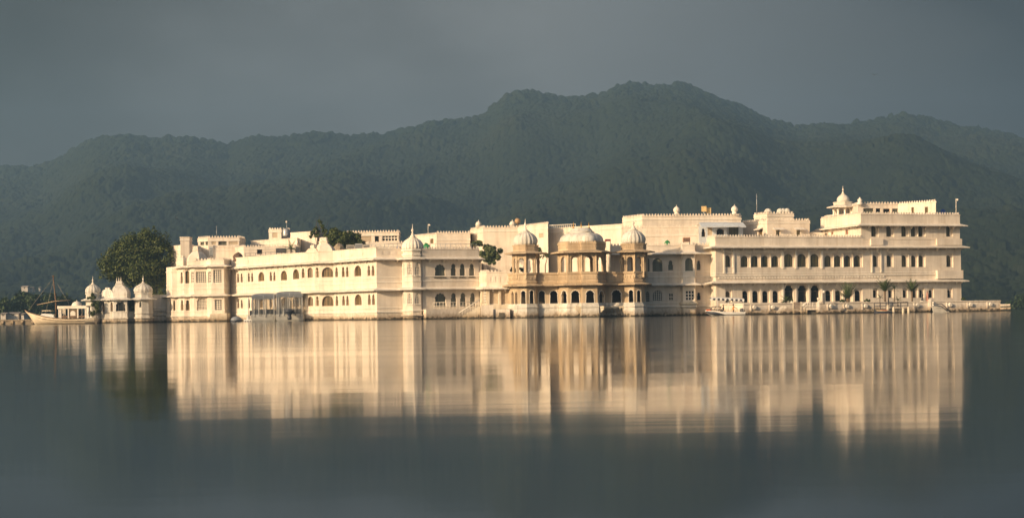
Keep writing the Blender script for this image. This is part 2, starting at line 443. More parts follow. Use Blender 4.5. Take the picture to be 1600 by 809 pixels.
def kiosk(root, c, r, z0, z1, wmat, dmat, dome_r, dome_h, drum_h, fin, eave_w=.85, open_=True, fill='void', arch='foil', rot=0.0, eave_mat=None, drum_mat=None, lobes=16):
    """octagonal chhatri: arcade, eave, drum, ribbed dome, finial"""
    P = octo(c, r, rot); mb = MB(); L_ = (P[1] - P[0]).length
    edges = [Fac(P[i], P[(i + 1) % 8]) for i in range(8)]
    for f in edges:
        lp = outline(L_ * .17, L_ * .83, z0 + .05, z0 + (z1 - z0) * .80, arch)
        tess(mb, f, [[(0, z0), (L_, z0), (L_, z1), (0, z1)], lp], 0); tess(mb, f, [[(0, z0), (L_, z0), (L_, z1), (0, z1)], lp], -.22, True)
        reveal(mb, f, lp, 0, -.22)
    mb.build('arcade', wmat, root)
    for p in P: cl = MB(); cl.lathe((p.x, p.y, z0), [(.17, 0), (.17, .2), (.11, .3), (.12, (z1 - z0) * .55), (.17, (z1 - z0) * .62), (.17, (z1 - z0) * .68), (.12, (z1 - z0) * .75), (.14, z1 - z0)], 8); cl.build('column', wmat, root)
    e = eave(root, P, z1 + .22, eave_w, eave_mat or wmat, True, 0, .28)
    q = MB(); Q = octo(c, r * .97, rot); q.prism([(p.x, p.y) for p in Q], z1 - .1, z1 + drum_h)
    q.sweep(Q, [(-.05, z1 + drum_h - .16), (.10, z1 + drum_h - .16), (.13, z1 + drum_h), (-.05, z1 + drum_h + .02)], True)
    for f in [Fac(Q[i], Q[(i + 1) % 8]) for i in range(8)]:
        k = 5
        for j in range(k): fbar(q, f, f.len * (j + .22) / k, f.len * (j + .78) / k, z1 + drum_h * .38, z1 + drum_h * .78, -.01, .05)
    q.build('drum', drum_mat or wmat, root)
    return ribbed_dome(root, c, z1 + drum_h + .02, dome_r, dome_h, dmat, fin, lobes)

def canted_dome(root, poly, z, h, mat, top=.42, cap=.35, fins=3, fmat=None):
    """hipped, bulging roof over a canted bay, with a flat crest and a row of finials"""
    cx = sum(p.x for p in poly) / len(poly); cy_ = sum(p.y for p in poly) / len(poly)
    mb = MB(); P = [(p.x, p.y) for p in poly]
    rows = [(1.0, z), (1.0, z + h * .10), (1.02, z + h * .25), (.98, z + h * .45), (.88, z + h * .62), (.72, z + h * .77), (.56, z + h * .87), (top, z + h * .96), (top, z + h), (top * 1.12, z + h + .04), (top * 1.12, z + h + .16), (top * .9, z + h + .2), (top * .82, z + h + cap)]
    mb.loft(P, (cx, cy_), rows); d = mb.build('dome', mat, root)
    x0 = min(p[0] for p in P); x1 = max(p[0] for p in P)
    for i in range(fins):
        t = (i - (fins - 1) / 2) * (x1 - x0) * top * .28
        finial(d, (cx + t, cy_, z + h + cap), .75, fmat)
    return d

# ------------------------------------------------------------------ setting: water, hills, forest, island ground
def water():
    m = bpy.data.materials.new('lake_water'); t, n, l, b = nodes(m)
    b.inputs['Base Color'].default_value = (.012, .015, .018, 1); b.inputs['Roughness'].default_value = .085; b.inputs['IOR'].default_value = 1.33
    g = n.new('ShaderNodeNewGeometry')
    def nz(sc3, s, d):
        mp = n.new('ShaderNodeMapping'); mp.inputs['Scale'].default_value = sc3; l.new(g.outputs['Position'], mp.inputs[0])
        x = n.new('ShaderNodeTexNoise'); x.inputs['Scale'].default_value = s; x.inputs['Detail'].default_value = d; l.new(mp.outputs[0], x.inputs['Vector']); return x.outputs['Fac']
    a = nz((.22, 1.0, 1), .45, 4)
    bp = n.new('ShaderNodeBump'); bp.inputs['Strength'].default_value = 1.0; bp.inputs['Distance'].default_value = .0034
    l.new(a, bp.inputs['Height']); l.new(bp.outputs[0], b.inputs['Normal'])
    r = n.new('ShaderNodeMapRange'); r.inputs['From Min'].default_value = .3; r.inputs['From Max'].default_value = .7
    r.inputs['To Min'].default_value = .050; r.inputs['To Max'].default_value = .080                     # calm slicks and ruffled patches
    l.new(nz((.05, .30, 1), 1.0, 3), r.inputs['Value']); l.new(r.outputs[0], b.inputs['Roughness'])
    mb = MB(); mb.add([(-2400, -50, 0), (2400, -50, 0), (2400, 1100, 0), (-2400, 1100, 0)], [(0, 1, 2, 3)])
    return tag(mb.build('lake_water', m), 'calm grey lake water mirroring the white palace and hills', None, None, 'structure')
water()

RIDGE = [(-400, 300), (-150, 270), (0, 264), (35, 263), (70, 264), (100, 250), (130, 232), (150, 222), (200, 214), (240, 221), (300, 219), (360, 227), (380, 220), (400, 215), (500, 212), (560, 213), (600, 213), (640, 203), (670, 193), (700, 189), (750, 182), (770, 172), (790, 157), (810, 148), (830, 147), (865, 152), (900, 155), (940, 153), (960, 142), (990, 134), (1020, 137), (1050, 137), (1075, 137), (1110, 150), (1150, 165), (1180, 178), (1210, 193), (1250, 201), (1300, 198), (1350, 197), (1380, 189), (1415, 181), (1450, 186), (1500, 199), (1550, 210), (1600, 217), (1750, 225), (2000, 260)]
def vnoise(x, y, seed):
    xi = np.floor(x).astype(int); yi = np.floor(y).astype(int); fx = x - xi; fy = y - yi
    fx = fx * fx * (3 - 2 * fx); fy = fy * fy * (3 - 2 * fy)
    def h(a, b):
        v = np.sin(a * 127.1 + b * 311.7 + seed * 74.7) * 43758.5453; return v - np.floor(v)
    return (h(xi, yi) * (1 - fx) + h(xi + 1, yi) * fx) * (1 - fy) + (h(xi, yi + 1) * (1 - fx) + h(xi + 1, yi + 1) * fx) * fy
def grid_object(name, X, Y, Z, mat):
    nr, nc = X.shape; me = bpy.data.meshes.new(name)
    co = np.stack([X, Y, Z], -1).reshape(-1, 3).astype(np.float32)
    i = np.arange(nr - 1)[:, None] * nc + np.arange(nc - 1)[None, :]
    f = np.stack([i, i + 1, i + nc + 1, i + nc], -1).reshape(-1, 4).astype(np.int32)
    me.vertices.add(len(co)); me.vertices.foreach_set('co', co.ravel())
    me.loops.add(f.size); me.loops.foreach_set('vertex_index', f.ravel())
    me.polygons.add(len(f)); me.polygons.foreach_set('loop_start', np.arange(0, f.size, 4, dtype=np.int32)); me.polygons.foreach_set('loop_total', np.full(len(f), 4, np.int32))
    me.update(calc_edges=True); me.materials.append(mat)
    o = bpy.data.objects.new(name, me); COL.objects.link(o); return o
Y0, YR = 800.0, 2400.0
def hill_surface(px, Yv):
    t = (Yv - Y0) / (YR - Y0)
    u = (px - CX) / FPX; X = u * Yv
    rp = np.interp(px, [a for a, _ in RIDGE], [b for _, b in RIDGE])
    zr = ((CY - ROLL * (px - CX)) - rp) / FPX * YR + HCAM
    tt = np.clip(t, 0, 1)
    prof = .10 * tt + .90 * tt ** 1.35
    spur = (vnoise(X / 230 + Yv / 700, Yv / 900, 3) - .5) * 120 + (vnoise(X / 95 - Yv / 400, Yv / 300, 5) - .5) * 52 + (vnoise(X / 40, Yv / 60, 8) - .5) * 9
    z = zr * prof + spur * np.sin(np.pi * tt) ** 1.0 * np.clip(zr / 260, .35, 1.1)
    back = t > 1; z = np.where(back, zr - (Yv - YR) * .45, z)
    cap = HCAM + (zr - HCAM) / YR * Yv * (0.985 - .25 * (1 - tt))      # nothing in front rises above the ridge line
    z = np.where(back, z, np.minimum(z, np.maximum(cap, 0)))
    return X, np.where(t < .02, np.minimum(z, t * 200 + .2), z) - np.where(t <= 0, 3, 0), tt
px1 = np.linspace(-380, 1980, 260); Yv1 = np.concatenate([[760.0], np.linspace(Y0 + 4, YR, 110), np.linspace(YR + 20, YR + 500, 8)])
PX, YY = np.meshgrid(px1, Yv1); X, Z, _ = hill_surface(PX, YY)
HILLM = simple('hill_earth', (.13, .11, .06), .95, .3, .02)
tag(grid_object('hills', X, YY, Z - 1.5, HILLM), 'long wooded ridge of hills rising behind the lake palace', None, None, 'structure')
px2 = np.linspace(-220, 1820, 2000)
Yv2 = np.concatenate([np.linspace(Y0 + 6, 1500, 200, endpoint=False), np.linspace(1500, YR + 40, 330)])
PX, YY = np.meshgrid(px2, Yv2); X, Z, tt = hill_surface(PX, YY)
def canopy(X, Y, cell, seed):
    gx, gy = np.floor(X / cell), np.floor(Y / cell); best = np.full(X.shape, -9.0); tint = np.zeros(X.shape)
    for dx in (-1, 0, 1):
        for dy in (-1, 0, 1):
            a, b = gx + dx, gy + dy
            def h(k):
                v = np.sin(a * (12.9898 + k) + b * (78.233 - k) + seed) * 43758.5453; return v - np.floor(v)
            cx, cyy = (a + .15 + .7 * h(0)) * cell, (b + .15 + .7 * h(1.7)) * cell
            r = cell * (.42 + .42 * h(3.1)); q = 1 - ((X - cx) ** 2 + (Y - cyy) ** 2) / r ** 2
            z = np.where(q > 0, np.sqrt(np.maximum(q, 0)) * r * (.8 + .5 * h(5.3)), -9)
            tint = np.where(z > best, h(7.9), tint); best = np.maximum(best, z)
    return best, tint
c1, t1 = canopy(X, YY, 5.6, 1.0); c2, _ = canopy(X, YY, 9.5, 2.0)
patch = vnoise(X / 60, YY / 80, 11)
bump = np.maximum(c1, -.8) * .45 + np.maximum(c2, -.5) * .40 * (vnoise(X / 35, YY / 45, 21) > .42)
big_, _t = canopy(X, YY, 26.0, 4.0)
bump = bump * (.5 + .9 * patch) + np.maximum(big_, 0) * .10
c3, _ = canopy(X, YY, 13.0, 9.0)
bump = bump + np.maximum(c3, 0) * .55 * np.clip((tt - .80) / .15, 0, 1) * (vnoise(X / 45, YY / 90, 31) > .35)
fade = np.clip(tt / .03, .3, 1)
FORM = bpy.data.materials.new('shade_toned_forest_leaves'); t, n, l, b = nodes(FORM)
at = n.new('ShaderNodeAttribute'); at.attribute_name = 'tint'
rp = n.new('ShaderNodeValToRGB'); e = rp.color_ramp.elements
e[0].position = 0; e[0].color = (.010, .017, .008, 1); e[1].position = 1; e[1].color = (.028, .033, .017, 1)  # leaf tones darkened below real foliage to stand in for cloud shade
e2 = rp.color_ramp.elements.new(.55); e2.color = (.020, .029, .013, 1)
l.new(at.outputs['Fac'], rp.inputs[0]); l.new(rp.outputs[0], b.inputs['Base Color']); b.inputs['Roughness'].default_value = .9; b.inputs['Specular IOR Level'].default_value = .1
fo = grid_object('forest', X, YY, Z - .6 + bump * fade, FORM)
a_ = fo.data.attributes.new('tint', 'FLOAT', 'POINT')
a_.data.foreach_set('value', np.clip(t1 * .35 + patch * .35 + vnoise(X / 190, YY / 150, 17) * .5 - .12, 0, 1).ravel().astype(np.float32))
tag(fo, 'hazy green forest covering the whole hillside', None, None, 'stuff')

def haze():
    m = bpy.data.materials.new('haze_air'); m.use_nodes = True; t = m.node_tree
    t.nodes.remove(t.nodes['Principled BSDF']); v = t.nodes.new('ShaderNodeVolumePrincipled')
    v.inputs['Color'].default_value = (.36, .63, 1.0, 1); v.inputs['Density'].default_value = .00031; v.inputs['Anisotropy'].default_value = .22
    t.links.new(v.outputs[0], t.nodes['Material Output'].inputs['Volume'])
    mb = MB(); mb.box(-2500, 2500, -80, 3000, -5, 360)
    tag(mb.build('haze', m), 'thin blue grey morning haze over lake and hills', None, None, 'stuff')
haze()
gp = [pp(236, 307), pp(262, 309), pp(362, 304), pp(470, 282), pp(588, 265), pp(640, 266), pp(750, 269), pp(830, 263), pp(940, 260.5), pp(1010, 268), pp(1115, 269), pp(1165, 263), pp(1560, 276), pp(1560, 330), pp(240, 345)]
g_ = MB(); g_.prism([(p.x, p.y) for p in gp], -1, .45); tag(g_.build('island_ground', CONCRETE), 'low paved ground of the palace island', None, None, 'structure')

# ------------------------------------------------------------------ palace: left to right
GW = 'wings and blocks of the island palace'
# A: small lakeside pavilion
YA = 304.0; zA = zpx(190, 466, YA)
root, P, full = wing('lakeside_pavilion', 'small white lakeside pavilion with two ribbed domes and a canted dome, below the big tree', 'pavilion',
    [(157, 304.4), (165, 303.2), (172, 303.2), (177.5, 302.0), (199, 302.0), (199.6, 303.8), (212, 304.0)], 310, zA, [
    (159.4, 163.4, 471.6, 487, 'round', 'ochre'), (172.4, 176.2, 471.5, 487, 'round', 'ochre'), (180.5, 195.8, 470.4, 486, 'foil', 'glass', {'mull': 3, 'bar': False}), (200.6, 210.4, 467.6, 486.4, 'rect', 'void')], OLDWHITE)
rg = ring(P, full)
eave(root, rg[:7], zA + .12, .8, OLDWHITE); bands(root, rg, [(zpx(190, 488, 303), .16, .10), (.7, .25, .16)], OLDWHITE)
big = [P[3], P[4], Vector((P[4].x, P[4].y + 2.9)), Vector((P[3].x - .6, P[3].y + 2.9)), Vector((P[2].x, P[2].y + 1.0))]
canted_dome(root, big, zA + .1, 2.35, OLDWHITE, .40, .55, 3)
canted_dome(root, [P[0], P[1], P[2], P[3], Vector((P[3].x, P[3].y + 2)), Vector((P[0].x, P[0].y + 1.8))], zA + .1, 1.6, OLDWHITE, .3, .2, 0)
for c_, r_ in ((pp(146, 304.4), 1.29), (pp(224.5, 303.4), 1.57)):
    Q = octo(c_, r_); tw = MB(); ed = [Fac(Q[i], Q[(i + 1) % 8]) for i in (6, 7, 0, 1)]
    wall_ops(tw, root, ed, [(217.6, 221.6, 470.6, 480, 'cusp', 'glass', {'mull': 0})] if r_ > 1.3 else [], -.4, zA, .2)
    for i in (2, 3, 4, 5):
        f = Fac(Q[i], Q[(i + 1) % 8]); tw.add([f.w(0, -.4), f.w(f.len, -.4), f.w(f.len, zA), f.w(0, zA)], [(0, 1, 2, 3)])
    tw.prism([(p.x, p.y) for p in octo(c_, r_ * .97)], zA - .02, zA + .95); tw.build('turret', OLDWHITE, root)
    eave(root, Q, zA + .1, .75, OLDWHITE, True, 0); bands(root, Q, [(zA + .75, .2, .08), (zpx(190, 488, 303) - .3, .2, .12), (.7, .3, .2)], OLDWHITE, True)
    ribbed_dome(root, c_, zA + .95, r_ * 1.0, 1.55, OLDWHITE, 1.35, 14)
# link wall
root, P, full = wing('link_wall', 'low recessed white wall with stone bench between lakeside pavilion and lattice wing', 'wall', [(236, 306), (263, 307.5)], 312, zpx(250, 465, 306.5), [], OLDWHITE)
parapet(root, ring(P, full), zpx(250, 465, 306.5) - .05, zpx(250, 462, 306.5) + .2, OLDWHITE, crest=False)
bands(root, P, [(zpx(250, 483, 306.5), .3, .12), (1.2, .25, .45), (2.0, .12, .6)], OLDWHITE)

# B: lattice-window wing
zB1, zB2, zB3 = zpx(310, 460, 299.5), zpx(310, 415, 299.5), zpx(340, 402.5, 297.5)
PB = [(261, 307.0), (270, 304.4), (278, 304.4), (288, 301.8), (297, 301.8), (304, 299.6), (324, 299.4), (331, 297.6), (351, 297.4), (362, 301.2)]
root, P, full = wing('lattice_window_wing', 'cream stepped palace wing with white lattice windows and hexagonal roof dome', 'palace wing', PB, 318, zB2, [
    (281.9, 285.4, 424, 442.5, 'cusp', 'ochre', {'mull': 0}), (289.3, 296, 423, 442.5, 'round', 'ochre', {'mull': 0}),
    (298.4, 303, 425, 441.6, 'rect', 'jali', {'step': .42}), (306, 322, 424.5, 441.6, 'rect', 'jali', {'step': .30}), (325, 330, 424.5, 441.6, 'rect', 'jali', {'step': .42}), (333, 346, 421.5, 441.6, 'rect', 'jali', {'step': .30}),
    (264.8, 267.5, 470, 485, 'cusp', 'ochre', {'mull': 0}), (270.6, 273.6, 469, 485, 'cusp', 'ochre', {'mull': 0}), (282.2, 286.4, 468.5, 484.8, 'cusp', 'ochre', {'mull': 0}), (290, 296.3, 468.8, 484.8, 'cusp', 'ochre', {'mull': 0}),
    (307, 323, 464, 484.6, 'foil', 'jali', {'step': .24}), (335.2, 346.4, 468, 484.6, 'rect', 'jali', {'step': .36})])
rg = ring(P, full)
eave(root, rg[3:-1], zB2 + .15, .85, brackets=0); eave(root, rg[:-1], zB1 + .1, .8, brackets=0)
parapet(root, [P[5], P[6], P[7], P[8], P[9], full[-2]], zB2 + .1, zB3)
bands(root, rg, [(zB1 + .9, .18, .08), (zB1 + 1.7, .12, .06), (.9, .3, .16), (zB1 - 2.9, .14, .08)])
parapet(root, [full[-1], P[0], P[1], P[2], P[3]], zB2 - 1.0, zpx(266, 421, 305.5), crest=True)
hx = octo(pp(309.5, 301.6), 1.9, .35, 6); canted_dome(root, hx, zB2 + .1, 2.55, PLASTER, .42, .8, 0)
canted_dome(root, octo(pp(287.5, 303.4), 1.12, .2, 6), zB2 + .1, 1.6, PLASTER, .25, .25, 0)
st = MB()
for a_0, a_1, yt, dy in ((330, 346, 490, 1.0), (346, 357, 489, 1.4), (300, 330, 497, .8), (276, 300, 500, .7)):
    pa, pb = pp(a_0, 297), pp(a_1, 297); st.box(pa.x, pb.x - .02, 296.8 - dy, 299.5, -.4, zpx((a_0 + a_1) / 2, yt, 296.5))
st.build('landing_steps', STONEB, root)

# C + D: long left wing with the canted bay, turning a corner
zC1, zC2, zC3 = 4.72, 9.30, 10.95
PC = [(362, 300.5), (477, 279.0), (490, 278.4), (499.5, 274.2), (522, 273.8), (589.5, 262.0), (632, 263.4)]
up = [(370.4, 373.4, 427, 441), (375.9, 378.9, 427, 441), (387, 390.2, 426, 440.2), (392.2, 395.5, 426, 440.2), (403.5, 412.7, 425, 439.2), (421, 424.8, 424.5, 438.7), (426.8, 430.2, 424.5, 438.7), (438.6, 448.3, 423, 437.8), (457.5, 467, 420.6, 436), (471.3, 475.8, 419, 434), (480.4, 489.2, 418, 433.5), (492.4, 498, 418, 433.4), (502.6, 520.6, 417.5, 433), (523.6, 527.8, 417.6, 432.7), (533.8, 538.2, 416.8, 432.5), (540.2, 544.5, 416.8, 432.5), (553.5, 564.2, 415, 431.5), (574, 578.3, 414.8, 430.8), (580.3, 584.8, 414.8, 430.8)]
lo = [(370.7, 373.7, 468, 481.4), (376, 379.2, 468, 481.4), (387, 390.6, 467.2, 481.2), (392.4, 395.7, 467.2, 481), (403.5, 412.7, 466, 480.6), (421, 424.8, 465.8, 480), (426.8, 430.2, 465.8, 480), (438.6, 448.3, 465, 479.5), (457.5, 467, 464, 479), (471.3, 475.8, 463.6, 478.6), (480.8, 489.4, 463.4, 478), (492.8, 498.2, 463, 478), (503, 521, 461.8, 478), (524.2, 528.3, 462.2, 477.7), (534.4, 538.7, 462, 477), (540.7, 544.8, 462, 477), (554, 564.8, 459.8, 476.6), (574.6, 579, 460, 476), (581, 585.6, 460, 476)]
def cw(q):
    wd = q[1] - q[0]
    return q + (('cusp' if wd < 6 else 'round'), 'ochre', {'mull': 0 if wd < 6 else (3 if wd > 15 else 2), 'bar': wd > 15, 'depth': .34})
root, P, full = wing('long_sunlit_wing', 'long cream sunlit palace wing with paired narrow windows and canted bay, behind the curtained boats', 'palace wing', PC, 305, zC2, [cw(q) for q in up + lo], backx=(4, 0))
rg = [full[-1] + (P[0] - full[-1]) * .2] + P + [P[-1] + Vector((0, 4))]
eave(root, rg[1:], zC2 + .12, 1.0); eave(root, rg[1:], zC1 + .1, .95, brackets=0)
parapet(root, [full[-1], P[0], P[1], P[2], P[3], P[4], P[5]], zC2 + .08, zC3, crest=False, panels=3.4)
parapet(root, [P[5], P[6], P[6] + Vector((0, 3))], zC2 + .08, zC3 + .1, panels=1.0)
bands(root, rg[1:], [(zC1 + .85, .16, .07), (zC1 + 1.55, .10, .06), (1.05, .28, .12), (1.75, .12, .06)])
bay = [P[3], P[4], Vector((P[4].x + .2, P[4].y + 4.2)), Vector((P[3].x - 1.2, P[3].y + 4.2)), Vector((P[2].x, P[2].y + .6))]
canted_dome(root, bay, zC2 + .1, 3.0, PLASTER, .40, .75, 0)
canted_dome(root, [P[1], P[2], P[3] + Vector((-.1, .2)), P[3] + Vector((0, 3)), P[1] + Vector((0, 2.4))], zC2 + .1, 2.3, PLASTER, .26, .35, 0)

# E: right of the corner turret
zE1, zE2, zE3 = 4.78, 9.28, 10.9
PE = [(661, 262.2), (749, 266.0)]
root, P, full = wing('turreted_wing', 'white palace wing with a ribbed dome corner turret and grey screened arched windows', 'palace wing', PE, 300, zE2, [
    (679, 696, 412.4, 433, 'foil', 'grey', {'mull': 1, 'sill': 1}), (704.2, 712.6, 411.8, 432.8, 'cusp', 'grey', {'mull': 0, 'sill': 1}), (718.2, 726.8, 411.8, 432.8, 'cusp', 'grey', {'mull': 0, 'sill': 1}), (733, 741.2, 411.8, 432.8, 'cusp', 'grey', {'mull': 0, 'sill': 1}),
    (679, 697, 457.4, 479, 'foil', 'grey', {'mull': 2}), (704.2, 713, 457.5, 479, 'cusp', 'grey', {'mull': 1}), (718.8, 728, 457.4, 478.4, 'cusp', 'grey', {'mull': 1}), (734.5, 742.4, 457.3, 478.4, 'cusp', 'grey', {'mull': 1})])
rg = P + [P[-1] + Vector((0, 5))]
eave(root, rg, zE2 + .12, .95); eave(root, rg, zE1 + .1, .9, brackets=0)
parapet(root, rg, zE2 + .08, zE3); bands(root, rg, [(zE1 + .9, .16, .08), (zE1 + 1.6, .1, .06)])
ft = MB(); f = Fac(P[0], P[1]); zl = zpx(705, 482.5, 263)
ft.add([f.w(0, -.4, .02), f.w(f.len, -.4, .02), f.w(f.len, zl, .02), f.w(0, zl, .02), f.w(0, -.4, 1.3), f.w(f.len, -.4, 1.3), f.w(f.len, zl, 1.3), f.w(0, zl, 1.3)], [(4, 5, 6, 7), (3, 7, 6, 2), (0, 4, 7, 3), (1, 2, 6, 5)])
ft.build('ledge', PLASTER, root)
rl = MB(); a0 = f.w(.9, zl, 1.1)
for k in range(15): rl.tube([f.w(1.2 + k * .54, zl, 1.15), f.w(1.2 + k * .54, zl + 1.0, 1.15)], .035, 5)
for zz in (.5, 1.0): rl.tube([f.w(1.2, zl + zz, 1.15), f.w(1.2 + 14 * .54, zl + zz, 1.15)], .035, 5)
rl.build('railing', TRIM, root)
ct = pp(646.6, 263.0); Q = octo(ct, 1.66); tw = MB(); ed = [Fac(Q[i], Q[(i + 1) % 8]) for i in (6, 7, 0, 1)]
tops = []
for (a, b_) in ((636, 643.3), (648.4, 656)):
    tops += [(a, b_, 410.2, 429.8, 'cusp', 'jali', {'step': .22, 'depth': .16, 'sill': 1}), (a, b_, 457.8, 475, 'cusp', 'jali', {'step': .22, 'depth': .16, 'sill': 1})]
for (a, b_) in ((629.3, 631.6), (660.2, 662)): tops += [(a, b_, 411, 430, 'cusp', 'jali', {'step': .2, 'depth': .12}), (a, b_, 458, 475, 'cusp', 'jali', {'step': .2, 'depth': .12})]
wall_ops(tw, root, ed, tops, -.4, zE2, .16)
for i in (2, 3, 4, 5):
    f = Fac(Q[i], Q[(i + 1) % 8]); tw.add([f.w(0, -.4), f.w(f.len, -.4), f.w(f.len, zE2), f.w(0, zE2)], [(0, 1, 2, 3)])
tw.prism([(p.x, p.y) for p in octo(ct, 1.56)], zE2 - .02, zE2 + 1.25); tw.build('turret', PLASTER, root)
eave(root, Q, zE2 + .12, 1.0, None, True, 0); eave(root, Q, zE1 + .1, .95, None, True, 0)
bands(root, Q, [(zE2 + .35, .16, .05), (zE2 + 1.0, .24, .10), (zE1 + .9, .16, .08), (zE1 + 1.6, .1, .06), (1.2, .25, .14), (.5, .2, .24)], None, True)
ribbed_dome(root, ct, zE2 + 1.25, 1.58, 1.85, TRIM, 1.9, 18)

# F: link terrace with balustrade, between the turreted wing and the stone pavilion
zF1, zF2 = zpx(775, 448, 262), zpx(775, 421, 262)
root, P, full = wing('balustrade_link', 'white link block with panelled balustrade over a recessed tan door, left of the stone pavilion', 'palace block', [(750, 266), (761.5, 262.4), (799, 262.4)], 292, zF1, [
    (753.5, 759.5, 453.5, 474.5, 'rect', 'jali', {'step': .4}), (764.6, 779, 452.8, 475.4, 'rect', 'blind', {'depth': .5, 'name': 'door'}), (782.6, 796.5, 452.8, 475.4, 'rect', 'blind', {'depth': .5})], STONEB)
eave(root, P, zF1 + .1, .9, brackets=1.6)
parapet(root, [P[0] + Vector((0, 3))] + P, zF1 + .05, zF2, panels=.62, t=.35)
b_ = MB(); pa, pb = pp(752, 261), pp(797, 261); b_.box(pa.x, pb.x, 259.2, 261.6, -.4, zpx(775, 483, 259.5)); b_.box(pa.x, pp(771, 260).x, 258.9, 259.19, -.4, zpx(760, 476.5, 259))
b_.build('base', PLASTER, root)
dk = MB(); pa, pb = pp(779.7, 259), pp(788, 259); dk.box(pa.x, pb.x, 259.1, 259.197, .2, zpx(784, 488.2, 259)); dk.build('water_gate', DARKF, root)
# stair
root = thing('stone_stair', 'worn stone stair with handrail climbing from the water left of the stone pavilion', 'stair', (pp(735, 260).x, 260, 0))
sm = MB(); xs0, xs1 = pp(717, 260).x, pp(750.5, 260).x; zt_ = zpx(750, 478, 260)
for k in range(11):
    xa = xs0 + (xs1 - xs0) * k / 11; sm.box(xa, xs0 + (xs1 - xs0) * (k + 1) / 11 - .004, 259.4 + .003 * k, 261.3 + .003 * k, -.4, .1 + zt_ * (k + 1) / 11)
sm.build('steps', STONEB, root)
hm = MB(); hm.tube([(xs0, 259.35, .9), (xs1, 259.35, zt_ + 1.0)], .07, 6)
for k in range(8): xx = xs0 + (xs1 - xs0) * (k + .5) / 8; hm.tube([(xx, 259.35, .1 + zt_ * (k + .5) / 8), (xx, 259.35, .9 + (zt_ + .1) * (k + .5) / 8)], .035, 5)
hm.build('handrail', TRIM, root)

# G: sandstone pavilion with three chhatris
zG0, zG1, zGp, zG2 = 2.12, 5.0, zpx(823, 426, 258.5), zpx(823, 394.5, 258.5)
PG = [(790, 264), (803.2, 260.3), (809, 258.9), (823.5, 258.3), (837.6, 258.9), (840, 259.8), (873, 259.8), (888, 257.0), (909, 257.0), (910.5, 256.2), (934, 256.2), (947, 259.8), (975.5, 259.8), (977.4, 258.9), (991.5, 258.3), (1003.5, 258.9), (1008, 260.4), (1008.4, 265.5)]
def va(a, b_, t=455.5, bt=475, k='foil'): return (a, b_, t, bt, k, 'void')
root, P, full = wing('sandstone_pavilion', 'buff sandstone waterside pavilion with dark arcade and three white roof domes in the middle', 'pavilion', PG, 268, zG1 - .05, [
    va(798.6, 802.6), va(804.4, 808.2), va(814, 821.4, 454), va(827, 834.2, 453.4), va(841.6, 851.6, 454), va(859, 871.6, 453.8), va(877, 886, 453.4), va(892, 905.4, 453.5), va(915.2, 928.4, 453.2), va(935.4, 944, 453.5), va(955.6, 970.6, 452.6), va(982.2, 989.6, 452.6), va(994.8, 1001.4, 453)], STONE, z0=zG0 - .05)
fl = MB(); fl.prism([(p.x, p.y) for p in full], zG0 - .4, zG0); fl.build('floor', STONE, root)
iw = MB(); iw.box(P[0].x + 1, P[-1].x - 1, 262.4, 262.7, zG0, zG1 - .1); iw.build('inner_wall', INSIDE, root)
pl = MB(); pl.sweep(P, [(-.6, -.5), (.42, -.5), (.30, .5), (.22, 1.35), (.30, 1.5), (.30, 1.75), (.16, 1.85), (.16, zG0), (-.6, zG0)]); pl.build('plinth', OLDWHITE, root)
ar = MB()                                                  # white edging round each lower arch
eds = [Fac(P[i], P[i + 1]) for i in range(len(P) - 1)]
for a, b_, t_ in ((814, 821.4, 454), (827, 834.2, 453.4), (841.6, 851.6, 454), (859, 871.6, 453.8), (877, 886, 453.4), (892, 905.4, 453.5), (915.2, 928.4, 453.2), (935.4, 944, 453.5), (955.6, 970.6, 452.6), (982.2, 989.6, 452.6), (994.8, 1001.4, 453)):
    for f in eds:
        s, z = f.at((a + b_) / 2, 465)
        if 0 < s < f.len:
            s0, zt = f.at(a, t_); s1, _ = f.at(b_, t_); _, zb = f.at(a, 475)
            s0 = max(s0, .1); s1 = min(s1, f.len - .1)
            lp = outline(s0, s1, zb, zt, 'foil'); c_ = (s0 + s1) / 2; cz = zb
            ou = [(c_ + (s - c_) * 1.16, cz + (z - cz) * 1.05) for s, z in lp]
            i0 = 1; lp2 = lp[1:] + [lp[0]]; ou2 = ou[1:] + [ou[0]]
            m_ = len(lp2)
            for i in range(m_ - 1):
                q = [lp2[i], ou2[i], ou2[i + 1], lp2[i + 1]]
                ar.add([f.w(s, z, .05) for s, z in q] + [f.w(s, z, -.02) for s, z in q], [(0, 1, 2, 3), (1, 5, 6, 2), (0, 3, 7, 4)])
            break
ar.build('arch_edging', TRIM, root)
eave(root, P, zG1 + .1, 1.05, STONE, brackets=0, drop=.26)
pq = MB(); pq.sweep(P, [(-.3, zG1 - .02), (.04, zG1 - .02), (.16, zG1 + .3), (.16, zG1 + .42), (.02, zG1 + .5), (.02, zGp - .42), (.12, zGp - .3), (.18, zGp - .12), (.18, zGp), (-.3, zGp)])
for i in range(len(P) - 1):
    f = Fac(P[i], P[i + 1]); k = max(1, int(f.len / .42))
    for j in range(k): fbar(pq, f, f.len * (j + .18) / k, f.len * (j + .82) / k, zG1 + .62, zGp - .60, .0, .09)
pq.build('balustrade', STONE, root)
te = MB(); te.prism([(p.x, p.y) for p in full], zG1 - .04, zG1 + .03); te.build('terrace_deck', STONE, root)
